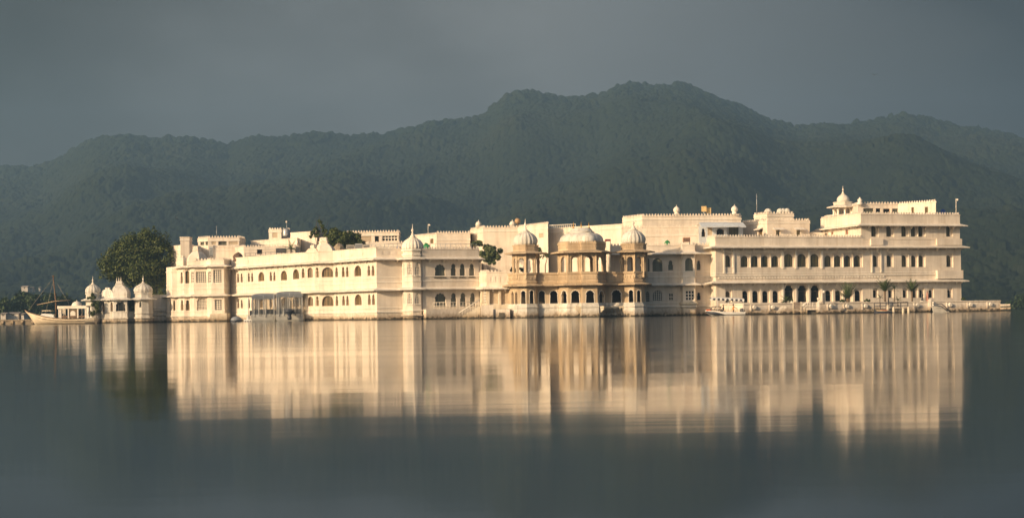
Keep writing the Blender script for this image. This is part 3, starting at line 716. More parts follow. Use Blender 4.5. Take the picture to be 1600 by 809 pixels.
for i in (8, 10, 11):                                       # corbels under the middle bay
    co = MB(); f = Fac(P[i], P[i + 1]); k = max(3, int(f.len / .42))
    for j in range(k):
        s = f.len * (j + .5) / k; q = [(.22, 1.34), (.22, .55), (.40, .62), (.95, 1.2), (.95, 1.34)]; vs = []
        for ds in (-.08, .08): vs += [f.w(s + ds, z, o) for o, z in q]
        co.add(vs, [tuple(range(5)), tuple(reversed(range(5, 10)))] + [(a, 5 + a, 5 + (a + 1) % 5, (a + 1) % 5) for a in range(5)])
    fbar(co, f, 0, f.len, 1.335, 1.6, .2, 1.0); co.build('corbel', STONEB, root)
ca, cb = pp(822.8, 260.25), pp(991.5, 260.25)
for c_ in (ca, cb): kiosk(root, c_, 1.93, zGp - .9, zG2, STONE, OLDWHITE, 1.78, 2.05, 1.15, 1.75, 1.15, lobes=18)
# middle pavilion on the terrace
M_ = [P[6] + Vector((.1, .2)), P[7] + Vector((.1, .2)), P[8] + Vector((-.1, .2)), P[9] + Vector((0, .2)), P[10] + Vector((-.1, .2)), P[11] + Vector((0, .2)), P[11] + Vector((0, 3.6)), P[6] + Vector((.1, 3.6))]
mp_ = MB(); me_ = [Fac(M_[i], M_[(i + 1) % 8]) for i in range(8)]
for i, f in enumerate(me_):
    n_ = 1 if i < 6 else (4 if i == 6 else 1)
    hs = []
    if f.len > .8:
        for j in range(n_):
            a = f.len * j / n_; b_ = f.len * (j + 1) / n_; mg = (b_ - a) * .20; hs.append(outline(a + mg, b_ - mg, zGp - .95, zG2 - .62, 'foil'))
    rect = [(0, zGp - 1.2), (f.len, zGp - 1.2), (f.len, zG2), (0, zG2)]
    tess(mp_, f, [rect] + hs, 0); tess(mp_, f, [rect] + hs, -.25, True)
    for h_ in hs: reveal(mp_, f, h_, 0, -.25)
mp_.build('arcade', STONE, root)
for p in M_[:6]: cm_ = MB(); cm_.lathe((p.x, p.y, zGp - .1), [(.2, 0), (.2, .25), (.13, .35), (.14, 1.5), (.2, 1.7), (.14, 1.85), (.17, zG2 - zGp + .1)], 8); cm_.build('column', STONE, root)
eave(root, M_, zG2 + .22, 1.15, STONE, True, 0)
dr = MB(); zd = zG2 + 1.25; Mi = M_; dr.prism([(p.x, p.y) for p in Mi], zG2 - .05, zd)
dr.sweep(Mi, [(-.05, zd - .18), (.1, zd - .18), (.14, zd), (-.05, zd + .02)], True)
for f in me_[:6]:
    k = max(1, int(f.len / .36))
    for j in range(k): fbar(dr, f, f.len * (j + .2) / k, f.len * (j + .8) / k, zG2 + .5, zG2 + .92, -.01, .06)
merlons(dr, M_, zd + .003, .26, .3, .34, True, -.05, .12)
dr.build('drum', STONE, root)
bd = MB(); Bp = [M_[0] + Vector((.25, .6)), M_[1] + Vector((.1, .9)), M_[4] + Vector((-.1, .9)), M_[5] + Vector((-.2, .6)), M_[6] + Vector((-.2, -.1)), M_[7] + Vector((.25, -.1))]
bx_, by_ = sum(p.x for p in Bp) / 6, sum(p.y for p in Bp) / 6
hh = zpx(910, 362.5, 258) - zd
bd.loft([(p.x, p.y) for p in Bp], (bx_, by_), [(1, zd), (1.01, zd + hh * .2), (1.0, zd + hh * .42), (.95, zd + hh * .62), (.85, zd + hh * .80), (.72, zd + hh * .92), (.55, zd + hh * 1.0), (.60, zd + hh + .03), (.60, zd + hh + .14), (.52, zd + hh + .18), (.46, zd + hh + .55), (.36, zd + hh + .72)], True)
d_ = bd.build('dome', OLDWHITE, root)
for dx in (-1.15, 0, 1.15): finial(d_, (bx_ + dx, by_, zd + hh + .70), .95, GOLD)
sdm = MB(); fp = [M_[3], M_[4], M_[4] + Vector((-.1, 1.6)), M_[3] + Vector((.1, 1.6))]; sx, sy = sum(p.x for p in fp) / 4, sum(p.y for p in fp) / 4
sdm.loft([(p.x, p.y) for p in fp], (sx, sy), [(.98, zd), (1, zd + .35), (.94, zd + .7), (.78, zd + 1.0), (.5, zd + 1.2), (.34, zd + 1.26), (.30, zd + 1.5)], True); sd_ = sdm.build('bay_dome', OLDWHITE, root)
for dx in (-.3, .3): finial(sd_, (sx + dx, sy, zd + 1.48), .5, OLDWHITE)

# H: shaded wing between stone pavilion and long right wing
zH1, zH2, zH3 = zpx(1040, 443, 266), zpx(1040, 395, 266), zpx(1040, 379.5, 266)
root, P, full = wing('shaded_bay_wing', 'shaded white palace wing with a small oriel bay, right of the stone pavilion', 'palace wing',
    [(955, 265.6), (1064, 266.4), (1068, 264.9), (1086.8, 265.1), (1088.2, 266.6), (1112, 267.2)], 290, zH2, [
    (1009, 1014.8, 403.8, 424, 'round', 'grey', {'mull': 1}), (1019.4, 1035, 403.3, 424, 'round', 'grey', {'mull': 3}), (1044, 1051.6, 406.8, 422, 'cusp', 'grey', {'mull': 1}), (1064.6, 1067.4, 403, 424, 'round', 'grey', {'mull': 0}), (1070.4, 1082.6, 403, 423.2, 'round', 'grey', {'mull': 1}), (1088.8, 1094.4, 407, 421.8, 'cusp', 'grey', {'mull': 1}),
    (1009, 1015, 455, 471, 'round', 'jali', {'step': .3}), (1019.6, 1035, 453, 470, 'round', 'jali', {'step': .26}), (1045.4, 1052, 458, 469, 'rect', 'jali', {'step': .38}), (1071.4, 1085, 454, 469, 'rect', 'jali', {'step': .42}), (1089, 1094.6, 456.8, 468.6, 'cusp', 'glass', {'mull': 0})])
eave(root, P, zH2 + .15, 1.05, brackets=0); eave(root, P, zH1 + .1, .9, brackets=2.2)
parapet(root, P, zH2 + .1, zH3); bands(root, P, [(zH1 + .9, .18, .08), (zH1 + 1.7, .1, .06), (1.25, .3, .22), (zH1 - 3.0, .12, .06)])
ob = MB(); op_ = [P[1], P[2], P[3], P[4]]; ob.sweep(op_, [(-.4, 1.1), (.02, 1.1), (.12, 1.4), (.12, 1.6), (.3, 1.75), (.3, 2.0), (.05, 2.15), (-.4, 2.15)]); ob.build('oriel_base', STONEB, root)

# I: long right wing
zI1, zI2, zI3 = 5.1, 10.42, 12.2
PI_ = [(1106, 268.6), (1119.5, 264.5), (1502.5, 279.0)]
upI = [(1134.2, 1141.6, 399, 417)] + [(a, b_, 399.4, 417) for a, b_ in ((1159.4, 1169.8), (1175.4, 1185.8), (1191.2, 1201.6), (1207.2, 1217.6))] + [(a, b_, 396.5, 416.8) for a, b_ in ((1226, 1240.4), (1246.6, 1261), (1266.8, 1281))] + [(a, b_, 399, 416.6) for a, b_ in ((1289.8, 1300), (1305.2, 1315), (1320.6, 1330.4), (1336, 1345.8), (1364.4, 1370.8), (1386.6, 1393.2), (1410, 1416.8), (1425, 1431.4), (1437, 1443), (1480, 1486.4))]
loI = [(1134.4, 1141.4, 455, 472)] + [(a, b_, 454.2, 472.4) for a, b_ in ((1160.8, 1169.6), (1176.4, 1185.6), (1192, 1201), (1208, 1217))] + [(a, b_, 453.6, 470.6) for a, b_ in ((1290.4, 1299.2), (1305.8, 1314.6), (1321, 1330), (1336.2, 1345.4))] + [(a, b_, 453, 464.8) for a, b_ in ((1364.8, 1370), (1388.6, 1394), (1411.4, 1416.6), (1427, 1432), (1437, 1442.2), (1452, 1457.2), (1481, 1486.2))]
opsI = []
for q in upI:
    narrow = q[1] - q[0] < 8
    if narrow: q = (q[0] - .5, q[1] + .5) + q[2:]
    opsI.append(q + ('round', 'olive', {'mull': 0 if narrow else 1, 'bar': False, 'depth': .25, 'panel': (.10 if narrow else .28, .28, .30, .06), 'rec': .30}))
for q in loI:
    narrow = q[1] - q[0] < 8
    opsI.append(q + ('round', 'glass' if q[0] > 1150 else 'ochre', {'mull': 1, 'bar': True, 'depth': .25, 'panel': (.10, .25, .30, .04), 'rec': .30}))
for a, b_ in ((1225.6, 1241), (1246.4, 1262), (1266.6, 1281.6)): opsI.append((a, b_, 444.6, 472, 'foil', 'glass', {'mull': 1, 'depth': .6, 'name': 'arched_door'}))
root, P, full = wing('long_arcaded_wing', 'long pinkish cream palace wing with two rows of round arched windows above the lake terrace', 'palace wing', PI_, 300, zI2, opsI, backx=(3, 0))
rgI = [P[0], P[1], P[2], P[2] + Vector((0, 6))]
eave(root, rgI, zI2 + .15, 1.25, brackets=1.75); eave(root, rgI, zI1 + .12, 1.1, brackets=1.75)
fI_ = Fac(P[1], P[2]); sT_, _ = fI_.at(1347.5, 380); mT_ = fI_.A + fI_.d * sT_
parapet(root, [P[0], P[1], mT_], zI2 + .1, zI3); parapet(root, [mT_, P[2], P[2] + Vector((0, 6))], zI2 + .1, zI3 - .55, crest=False); bands(root, rgI, [(zI1 + .75, .22, .16), (zI1 + 1.15, .12, .06), (zI2 - .65, .1, .08)])
dent = MB(); f = Fac(P[1], P[2])
k = int((f.len - 14) / .5)
for j in range(k): s = .4 + .5 * j; fbar(dent, f, s, s + .3, zI1 + .42, zI1 + .74, -.01, .12)
dent.build('dentil_band', TRIM, root)
pil = MB()                                                  # projecting strips and raised corner panels
for px in (1131.4, 1146, 1362, 1376.5): 
    s, _ = f.at(px, 410); pil = MB(); fbar(pil, f, s - .12, s + .12, zI1 + 1.25, zI2 - .1, -.01, .16); pil.build('pilaster', TRIM, root)
for px in (1223, 1243.6, 1264, 1284):
    s, _ = f.at(px, 410); pil = MB(); fbar(pil, f, s - .17, s + .17, zI1 + 1.9, zI2 - .7, -.01, .13); pil.build('pilaster', TRIM, root)
    s, _ = f.at(px, 458); pil = MB(); fbar(pil, f, s - .13, s + .13, 1.9, zI1 - .2, -.01, .16); pil.build('pilaster', TRIM, root)
bx2 = MB()
for a, b_ in ((1359, 1378), (1462, 1503.3)):
    s0, _ = f.at(a, 375); s1, _ = f.at(b_, 375); bx2 = MB(); fbar(bx2, f, s0, min(s1, f.len), zI2 + .18, zI3 - .60, .05, .40); bx2.build('raised_panel', PLASTER, root)
bx2 = MB(); s0, _ = f.at(1462, 437); fbar(bx2, f, s0, f.len, zI1 + .16, zI1 + 1.5, .0, .62)
bx2.build('raised_panel', PLASTER, root)

# third floor block on the right end
def onI(px):                                                # depth of the right wing's front at a column
    a = Fac(P[1], P[2]); s, _ = a.at(px, 400); q = a.A + a.d * s; return q.y
zT1, zT2 = zpx(1420, 350.5, onI(1420)), zpx(1420, 331.5, onI(1420))
y47 = onI(1347.5) + .12; y02 = onI(1501.5) + .12
root, P3, full = wing('third_storey_block', 'tall third storey block at the right end, with a white domed roof kiosk', 'palace block', [(1284.5, y47 + 13.5), (1347.5, y47), (1501.5, y02)], 305, zT1, [
    (a - .6, b_ + .4, 353.2, 369.4, 'round', 'olive', {'mull': 0, 'depth': .2, 'panel': (.08, .35, .15, .04), 'rec': .30}) for a, b_ in ((1362.4, 1369.6), (1386, 1393.4), (1409.6, 1416.6), (1424.4, 1431), (1436, 1442.6), (1479.6, 1485.4))] + [
    (1298, 1302, 356.5, 366.5, 'cusp', 'red', {'mull': 0}), (1320.4, 1325, 357.6, 366.5, 'round', 'red', {'mull': 0})], z0=zI2 - .3)
r3 = P3 + [P3[-1] + Vector((0, 7))]
eave(root, r3, zT1 + .12, 1.1, brackets=2.4); parapet(root, r3, zT1 + .08, zT2)
ck = pp(1318, 290.0, 14); zk0, zk1 = zpx(1318, 334, 290) - .3, zpx(1318, 323, 290)
dk_ = MB(); dk_.prism([(p.x, p.y) for p in octo(ck, 3.2, R(22.5))], zT1 - .2, zk0 + .05); dk_.build('kiosk_base', PLASTER, root)
kiosk(root, ck, 1.62, zk0, zk1, TRIM, TRIM, 1.0, 1.3, .75, 1.35, 1.05, arch='round', lobes=0)
# roof shed behind the third storey parapet
root, P_, full = wing('roof_shed', 'low white roof shelter with sloping parapet on top of the third storey', 'roof block', [(1343, 283.5), (1406, 285), (1464.5, 279.6)], 292, zpx(1406, 319.5, 285), [
    (1349, 1365, 325.5, 333, 'rect', 'grey', {'mull': 1}), (1368.5, 1376, 325.5, 332, 'rect', 'glass', {'mull': 0}), (1380, 1391, 326, 333, 'rect', 'dark', {'mull': 0}), (1394, 1404, 326, 334, 'rect', 'grey', {'mull': 0}), (1424, 1428, 324, 334, 'rect', 'ochre', {'mull': 0}), (1445, 1450, 323.5, 334, 'rect', 'ochre', {'mull': 0})], z0=zT1 - .1)
parapet(root, [full[-1]] + P_ + [full[-2]], zpx(1406, 319.5, 285) - .03, zpx(1406, 317, 285) + .15, t=.2)
tb = MB(); pa = pp(1346, 283.2); zb_ = zpx(1346, 320, 283); tb.lathe((pa.x, pa.y, zb_), [(.45, 0), (.5, .25), (.3, .5), (.42, .8), (.2, 1.0), (.05, 1.25)], 12); tb.build('corner_urn', TRIM, root)

# ------------------------------------------------------------------ roofs and blocks behind
def block(name, label, pts, yb, top, ops=(), crest=True, par=1.1, mat=PLASTER, cat='palace block', z0=4.0, bnd=True, panels=0):
    """top = (px, py) of the parapet top on the first vertex nearest to that column"""
    k = min(range(len(pts)), key=lambda i: abs(pts[i][0] - top[0])); zt = zpx(top[0], top[1], pts[k][1])
    p0 = pp(*pts[0]); hide = max(0, p0.x * yb / pts[0][1] - p0.x) + (.1 if p0.x > 0 else 0)
    root, P, full = wing(name, label, cat, [(px, Y) for px, Y in pts], yb, zt - par, ops, mat, z0=z0, backx=(hide, 0))
    lp = [full[-1]] + P + [full[-2]]
    parapet(root, lp, zt - par - .04, zt, mat, crest=crest, panels=panels)
    if bnd: bands(root, lp, [(zt - par - .22, .18, .10)])
    return root, P, zt
# middle white mass
root, P, zt = block('tall_white_block', 'tall plain white block rising behind the stone pavilion, with small turrets on its parapet', [(737, 302), (757, 294), (811.5, 294.5), (858, 284.5)], 306, (757, 352.4), [(842, 849, 364, 372, 'rect', 'blind', {'depth': .06, 'mull': 0})], par=.9)
for px, py in ((748, 352), (801, 352)):
    t_ = MB(); c_ = pp(px, 297.0, 14); t_.lathe((c_.x, c_.y, zt - .3), [(.5, 0), (.5, .55), (.6, .63), (.5, .7), (.46, .88), (.3, 1.08), (.1, 1.15), (.08, 1.25), (.02, 1.42)], 12); t_.build('roof_turret', TRIM, root)
dm = MB(); c_ = pp(809, 297, 14); dm.lathe((c_.x, c_.y, zt - .2), [(.08, 0), (.08, .6), (.3, .62), (.48, .85), (.5, 1.1), (.4, 1.35), (.2, 1.5)], 14); dm.build('water_tank', simple('rusty_tank', (.42, .27, .14), .6), root)
block('sunlit_oblique_block', 'sunlit white oblique wall block behind the middle domes of the stone pavilion', [(858.5, 289), (975, 277.6)], 300, (975, 349.5), [], crest=False, par=.6)
rl2 = MB(); pa, pb = W3(858, 352, 292), W3(899, 350, 289)
root = thing('roof_railing', 'white roof railing above the sunlit oblique wall, left of the canted stone dome', 'railing', (pa.x, pa.y, pa.z - 1.2))
for k in range(14): q = pa.lerp(pb, k / 13); rl2.tube([(q.x, q.y, q.z - 1.6), (q.x, q.y, q.z)], .05, 5)
for dz in (0, -.5): rl2.tube([(pa.x, pa.y, pa.z + dz), (pb.x, pb.y, pb.z + dz)], .05, 5)
rl2.build('rails', TRIM, root)
root, P, zt = block('terraced_white_block', 'two tier white terrace block behind the shaded wing, left of the blue awning porch', [(973.5, 277), (1094, 277.3)], 300, (1000, 352), [], par=1.6, panels=.8)
root, P, zt = block('upper_roof_block', 'upper roof tier with a dark window slot and two scalloped turrets on its parapet', [(975, 285), (1006, 279.2), (1160, 281.5)], 302, (1006, 334.2), [(1022, 1034, 338.5, 344, 'rect', 'dark', {'mull': 0}), (1046, 1066, 338, 343.6, 'rect', 'grey', {'mull': 1})], z0=9, par=.8)
for px in (1057.5, 1148):
    t_ = MB(); c_ = pp(px, 280.5, 15); t_.lathe((c_.x, c_.y, zt - .2), [(.42, 0), (.42, .3), (.3, .38), (.5, .55), (.56, .8), (.46, 1.1), (.22, 1.32), (.06, 1.38), (.03, 1.65)], 12); t_.build('roof_turret', TRIM, root)
# porch with awning
zp0 = zpx(1130, 369, 276); zp1 = zpx(1130, 352, 276)
root, P, full = wing('awning_porch', 'shaded roof porch with pale blue sloping awning and dark openings', 'porch', [(1094, 276.6), (1137, 276.9), (1138, 278.3), (1163, 278.6)], 281, zp1, [
    (1096, 1102, 357, 370, 'cusp', 'dark', {'mull': 0}), (1105, 1113, 355, 368, 'rect', 'blind', {'depth': .1, 'name': 'door'}), (1119, 1131.5, 356.5, 367, 'foil', 'dark', {'mull': 0}), (1138.6, 1154, 354.5, 368, 'rect', 'grey', {'mull': 2})], BLUEWASH, z0=9)
eave(root, P, zp1 + .55, 1.9, BLUEWASH, brackets=0, drop=.75, name='awning')
# block with little awnings
root, P, zt = block('awninged_window_block', 'white roof block with small awnings over its windows, between porch and domed kiosk', [(1162, 287.5), (1200.5, 281.2), (1267, 283.2)], 302, (1200.5, 341.2), [
    (1185, 1191, 358, 369, 'rect', 'ochre', {'mull': 0}), (1212.6, 1218.6, 357, 369, 'rect', 'olive', {'mull': 0}), (1244.6, 1250.6, 356.6, 369, 'rect', 'olive', {'mull': 0})], z0=9, par=.6)
aw = MB()
for i, px in ((0, 1187.5), (1, 1215), (1, 1247.4)):
    f = Fac(P[i], P[i + 1]); s, z = f.at(px, 356.8)
    aw.add([f.w(s - .85, z, .02), f.w(s + .85, z, .02), f.w(s + .95, z - .28, .8), f.w(s - .95, z - .28, .8), f.w(s - .85, z + .12, .02), f.w(s + .85, z + .12, .02), f.w(s + .95, z - .2, .8), f.w(s - .95, z - .2, .8)], [(4, 7, 6, 5), (0, 1, 2, 3), (3, 2, 6, 7), (0, 3, 7, 4), (1, 5, 6, 2)])
aw.build('awning', TRIM, root)
root, P, zt2 = block('rooftop_pedestal', 'small upper tier with rounded urns, on the awninged window block', [(1180.5, 286.6), (1201, 283.2), (1242, 284.5)], 292, (1201, 330.6), [], z0=zt - 1, par=.6)
for px, r_ in ((1200, .62), (1219, .55), (1224, .5), (1230, .52)):
    t_ = MB(); c_ = pp(px, 285.4, 15); t_.lathe((c_.x, c_.y, zt2 - .25), [(r_ * .6, 0), (r_, .25), (r_ * 1.05, .5), (r_ * .7, .75), (r_ * .2, .88)], 12, 8, .12); t_.build('roof_urn', OLDWHITE, root)
block('low_roof_wall', 'low white roof wall between the awninged block and the domed kiosk', [(1252, 283.6), (1290, 284)], 290, (1270, 363), [], z0=9, par=.7, crest=False, bnd=False)

# left and middle background roofs
block('tank_house', 'square white tank house on the roof beside the big tree', [(283.5, 310), (297.5, 310.3)], 313, (290, 369.8), [], z0=5, par=.5, crest=False)
block('far_left_roof_block', 'cream roof block with a plain cornice beside the big tree', [(266, 318), (287, 314), (303, 314.5)], 320, (287, 382.5), [], z0=2, par=.8, crest=False)
root, P, zt = block('colonnade_roof_block', 'long low roof pavilion with grey panelled front, left of the water tower', [(311, 321), (327, 318), (375.5, 318.6)], 326, (327, 368.4), [(313, 319, 375, 383, 'rect', 'grey', {'mull': 0}), (321, 326, 375, 383, 'rect', 'grey', {'mull': 0}), (330, 338, 375, 383, 'rect', 'blind', {'depth': .12}), (341, 354, 375, 383, 'rect', 'grey', {'mull': 2}), (357, 372, 375, 383, 'rect', 'blind', {'depth': .12})], z0=5, par=.8)
block('pink_roof_wall', 'pale pink plain roof wall behind the lattice wing', [(334, 313.5), (371.5, 314)], 318, (350, 383.4), [], z0=7, par=.7)
block('dark_window_roof_block', 'white roof room with one dark square window above the sunlit wing', [(370, 313.4), (382.5, 309.5), (463, 310.5)], 316, (382, 382.8), [(401.4, 409.6, 387.5, 397, 'rect', 'dark', {'mull': 0})], z0=7, par=.6)
block('long_sloping_roof_wall', 'long white roof wall sloping behind the dark window room', [(394, 325), (466, 316)], 328, (466, 371.5), [], z0=6, par=.7, crest=False)
root, P, zt = block('water_tower', 'small square white roof tower carrying a grey water cylinder', [(422, 330), (441.5, 329.6), (442, 331.5), (453, 331.5)], 334, (430, 355.8), [(425, 434, 361, 372, 'rect', 'blind', {'depth': .1, 'mull': 0})], z0=8, par=.7)
tk = MB(); c_ = pp(447, 329.8, 14); tk.lathe((c_.x, c_.y, zpx(447, 369, 329.8)), [(.6, 0), (.62, .1), (.62, 1.2), (.45, 1.4), (.15, 1.5)], 14); tk.build('water_tank', GREYMETAL, root)
block('stepped_roof_block', 'stepped cream roof block left of the flat topped tree', [(456, 324), (497, 318.5)], 328, (497, 360.6), [], z0=8, par=.8, crest=False)
block('pillared_roof_block', 'white pillared roof block with louvred openings, right of the flat topped tree', [(543, 303), (624.5, 303.5)], 309, (580, 359.6), [(560, 581, 367.5, 379, 'rect', 'blind', {'depth': .15}), (585.6, 592, 367.2, 378, 'rect', 'dark', {'mull': 0}), (597, 621, 367.2, 376.5, 'rect', 'jali', {'step': .5})], z0=6, par=.8)
block('low_terrace_wall', 'low white terrace wall behind the blue tarpaulin', [(575, 297), (640, 297.5)], 301, (600, 376.6), [], z0=6, par=.7)
block('oblique_roof_block', 'cream roof block with one tan door, left of the tall white block', [(649, 304), (684, 296.4)], 309, (684, 363), [(672, 677, 365, 381, 'rect', 'ochre', {'mull': 0, 'name': 'door'})], z0=6, par=.8)
block('plain_roof_block', 'plain white roof block with crenellated top, touching the tall white block', [(684.5, 296), (736, 297)], 308, (700, 360.8), [], z0=6, par=1.4)

# ------------------------------------------------------------------ terrace in front of the long wing
TP = [pp(1117, 266.2), pp(1162, 259.6), pp(1366, 266.2), pp(1563, 272.6), pp(1563, 285)]
zt0 = 1.72
root = thing('lake_terrace', 'long low white terrace wall with round bosses along the water', 'terrace', (pp(1360, 266).x, 266, 0))
tw = MB(); tw.sweep(TP, [(-.4, -.5), (.25, -.5), (.18, .45), (.02, .5), (.02, zt0 - .75), (.02, zt0 - .25), (.12, zt0 - .15), (.12, zt0), (-.4, zt0)]); tw.build('wall', PLASTER, root)
td = MB(); tdp = TP + [Vector((TP[0].x, 285))]; td.prism([(p.x, p.y) for p in tdp], .2, 1.0); td.build('deck', CONCRETE, root)
bo = MB(); mo = MB()
for px in (1178, 1207, 1298, 1323, 1352, 1433, 1484, 1516, 1547):
    for i in (1, 2):
        f = Fac(TP[i], TP[i + 1]); s, z = f.at(px, 479)
        if .4 < s < f.len - .4:
            bs = MB(); c_ = f.w(s, zt0 - .62, .10)
            for k in range(1):
                q = [f.w(s + .36 * math.cos(a), zt0 - .62 + .36 * math.sin(a), .02) for a in np.linspace(0, 2 * math.pi, 14, endpoint=False)]
                q2 = [f.w(s + .26 * math.cos(a), zt0 - .62 + .26 * math.sin(a), .34) for a in np.linspace(0, 2 * math.pi, 14, endpoint=False)]
                bs.add(q + q2, [tuple(range(14, 28))] + [(k2, (k2 + 1) % 14, 14 + (k2 + 1) % 14, 14 + k2) for k2 in range(14)])
            fbar(bs, f, s - .62, s - .44, .5, zt0 - .22, .02, .16)
            bs.build('boss', TRIM, root)
gt = MB(); c_ = pp(1452, 269.2); gt.box(c_.x - .16, c_.x + .16, 268.6, 269.0, .3, zpx(1452, 467, 269)); c2 = pp(1456.4, 269.2); gt.box(c2.x - .14, c2.x + .14, 268.65, 269.0, .3, zpx(1456, 471, 269)); gt.build('gate_post', TRIM, root)
sb = MB(); 
for k in range(3): a, b_ = pp(1564.2, 272).x, pp(1580, 272).x; sb.box(a + .02 * k, b_ - .01 * k, 272 + .2 * k, 276, -.3 + .55 * k, .12 + .5 * k)
o = sb.build('water_steps', PLASTER); tag(o, 'short white water steps at the far right end of the lake terrace', 'steps')

# ------------------------------------------------------------------ trees and plants
def leafmat(name, a, b_, c_):
    m = bpy.data.materials.new(name); t, n, l, b = nodes(m); g = n.new('ShaderNodeNewGeometry')
    r = n.new('ShaderNodeValToRGB'); e = r.color_ramp.elements; e[0].position = 0; e[0].color = a + (1,); e[1].position = 1; e[1].color = c_ + (1,); k = e.new(.5); k.color = b_ + (1,)
    l.new(g.outputs['Random Per Island'], r.inputs[0]); l.new(r.outputs[0], b.inputs['Base Color']); b.inputs['Roughness'].default_value = .55; b.inputs['Specular IOR Level'].default_value = .3
    return m
LEAF = leafmat('broad_leaves', (.030, .050, .012), (.056, .080, .018), (.105, .118, .030))
LEAFB = leafmat('light_leaves', (.05, .08, .03), (.09, .12, .045), (.15, .165, .07))
LEAFD = leafmat('dark_leaves', (.018, .038, .012), (.035, .062, .018), (.06, .085, .025))
PALMG = leafmat('palm_leaves', (.025, .05, .015), (.05, .08, .025), (.09, .11, .035))
BARK = simple('grey_brown_bark', (.13, .09, .055), .9, .3, 4)
def crown(name, parent, blobs, n, leaf, mat, sub=.34, rng=None):
    """leaves spread through clumps that sit on the skins of a few lobes"""
    rg = rng or np.random.default_rng(3); cl = []
    for (c, r) in blobs:
        k = max(6, int(9 * (r[0] * r[1] * r[2]) ** (2 / 3)))
        for _ in range(k):
            d = rg.normal(size=3); d /= np.linalg.norm(d); q = rg.uniform(.55, 1.0)
            cl.append((np.array(c) + d * np.array(r) * q, min(r) * sub * rg.uniform(.6, 1.25)))
    w_ = np.array([c[1] ** 2 for c in cl]); w_ /= w_.sum(); pick = rg.choice(len(cl), n, p=w_)
    C_ = np.array([cl[i][0] for i in pick]); S = np.array([cl[i][1] for i in pick])[:, None]
    d = rg.normal(size=(n, 3)); d /= np.linalg.norm(d, axis=1)[:, None]
    pos = C_ + d * S * rg.uniform(.55, 1.05, (n, 1))
    nr = d + rg.normal(size=(n, 3)) * .55; nr[:, 2] += .35; nr /= np.linalg.norm(nr, axis=1)[:, None]
    a = np.cross(nr, rg.normal(size=(n, 3))); a /= np.linalg.norm(a, axis=1)[:, None]; b_ = np.cross(nr, a)
    sz = leaf * rg.uniform(.6, 1.3, (n, 1))
    V = np.stack([pos - a * sz, pos - b_ * sz * .55 + nr * sz * .1, pos + a * sz, pos + b_ * sz * .55 + nr * sz * .1], 1).reshape(-1, 3)
    mb = MB(); mb.v = [tuple(x) for x in V]; mb.f = [(4 * i, 4 * i + 1, 4 * i + 2, 4 * i + 3) for i in range(n)]; mb.sm = [False] * n
    return mb.build(name, mat, parent)
def limbs(parent, base, tips, r0, mat=BARK, fork=.45):
    mb = MB(); base = Vector(base); top = sum((Vector(t) for t in tips), Vector()) / len(tips); f = base.lerp(top, fork); f.x = base.x + (f.x - base.x) * .5
    mb.tube([base, base.lerp(f, .5) + Vector((r0 * .4, 0, 0)), f], [r0, r0 * .75, r0 * .62], 9)
    for t in tips:
        t = Vector(t); m = f.lerp(t, .5) + Vector((0, 0, (t - f).length * .12)); mb.tube([f - Vector((0, 0, .2)), m, t], [r0 * .48, r0 * .3, r0 * .1], 6)
    return mb.build('trunk', mat, parent)
def blob(px, py, rx, rz, Y, ry=None, dy=0):
    p = W3(px, py, Y + dy); k = mpp(Y); return ((p.x, p.y, p.z), (rx * k, (ry or rx * .9) * k, rz * k))
YT = 317.0
root = thing('broadleaf_tree', 'large dense dark green tree behind the lakeside pavilion', 'tree', (pp(246, YT).x, YT, 0))
bl = [blob(236, 380, 26, 24, YT), blob(252, 402, 18, 30, YT, dy=-1), blob(205, 392, 30, 24, YT), blob(185, 412, 28, 24, YT), blob(176, 424, 19, 16, YT, dy=-1.5), blob(222, 415, 32, 28, YT, dy=-1), blob(240, 432, 26, 22, YT), blob(205, 432, 24, 15, YT), blob(252, 450, 13, 16, YT, dy=-1), blob(226, 448, 16, 9, YT, dy=1), blob(246, 462, 16, 12, YT, dy=-1), blob(258, 425, 10, 22, YT, dy=-1.5), blob(190, 398, 22, 18, YT)]
limbs(root, (pp(246, YT).x, YT, 0), [W3(190, 418, YT), W3(222, 400, YT), W3(252, 400, YT - 1), W3(210, 430, YT + 1), W3(250, 438, YT - 1)], .55)
crown('crown', root, bl, 31000, .22, LEAF, .38)
YT = 297.5
root = thing('flat_topped_tree', 'flat topped dark green tree on the roof between white roof blocks', 'tree', (pp(536, YT).x, YT, 8))
limbs(root, (pp(536, YT).x, YT, 8), [W3(515, 372, YT), W3(533, 366, YT), W3(555, 376, YT)], .22)
crown('crown', root, [blob(528, 368, 20, 10, YT), blob(545, 372, 18, 9, YT), blob(513, 374, 11, 9, YT), blob(558, 378, 13, 7, YT), blob(537, 378, 26, 8, YT), blob(524, 376, 18, 9, YT)], 14000, .19, LEAF, .5)
YT = 287.0
root = thing('young_tree', 'young round green tree beside the tall white block', 'tree', (pp(762, YT).x, YT, 5))
limbs(root, (pp(762, YT).x, YT, 5), [W3(758, 395, YT), W3(768, 392, YT), W3(775, 400, YT)], .14)
crown('crown', root, [blob(764, 391, 11, 11, YT), blob(773, 398, 9, 10, YT), blob(756, 401, 9, 9, YT), blob(767, 405, 14, 8, YT), blob(765, 398, 11, 11, YT), blob(775, 392, 8, 8, YT)], 10000, .17, LEAFB, .5)
root = thing('flat_roof_bush', 'small flat green bush above the turreted wing roof', 'bush', (pp(745, YT).x, YT + 1, 6))
limbs(root, (pp(745, YT).x, YT + 1, 6), [W3(740, 381, YT + 1), W3(750, 380, YT + 1)], .08)
crown('crown', root, [blob(741, 380, 9, 4.5, YT + 1), blob(750, 380, 7, 4.5, YT + 1)], 2200, .18, LEAFB, .5)
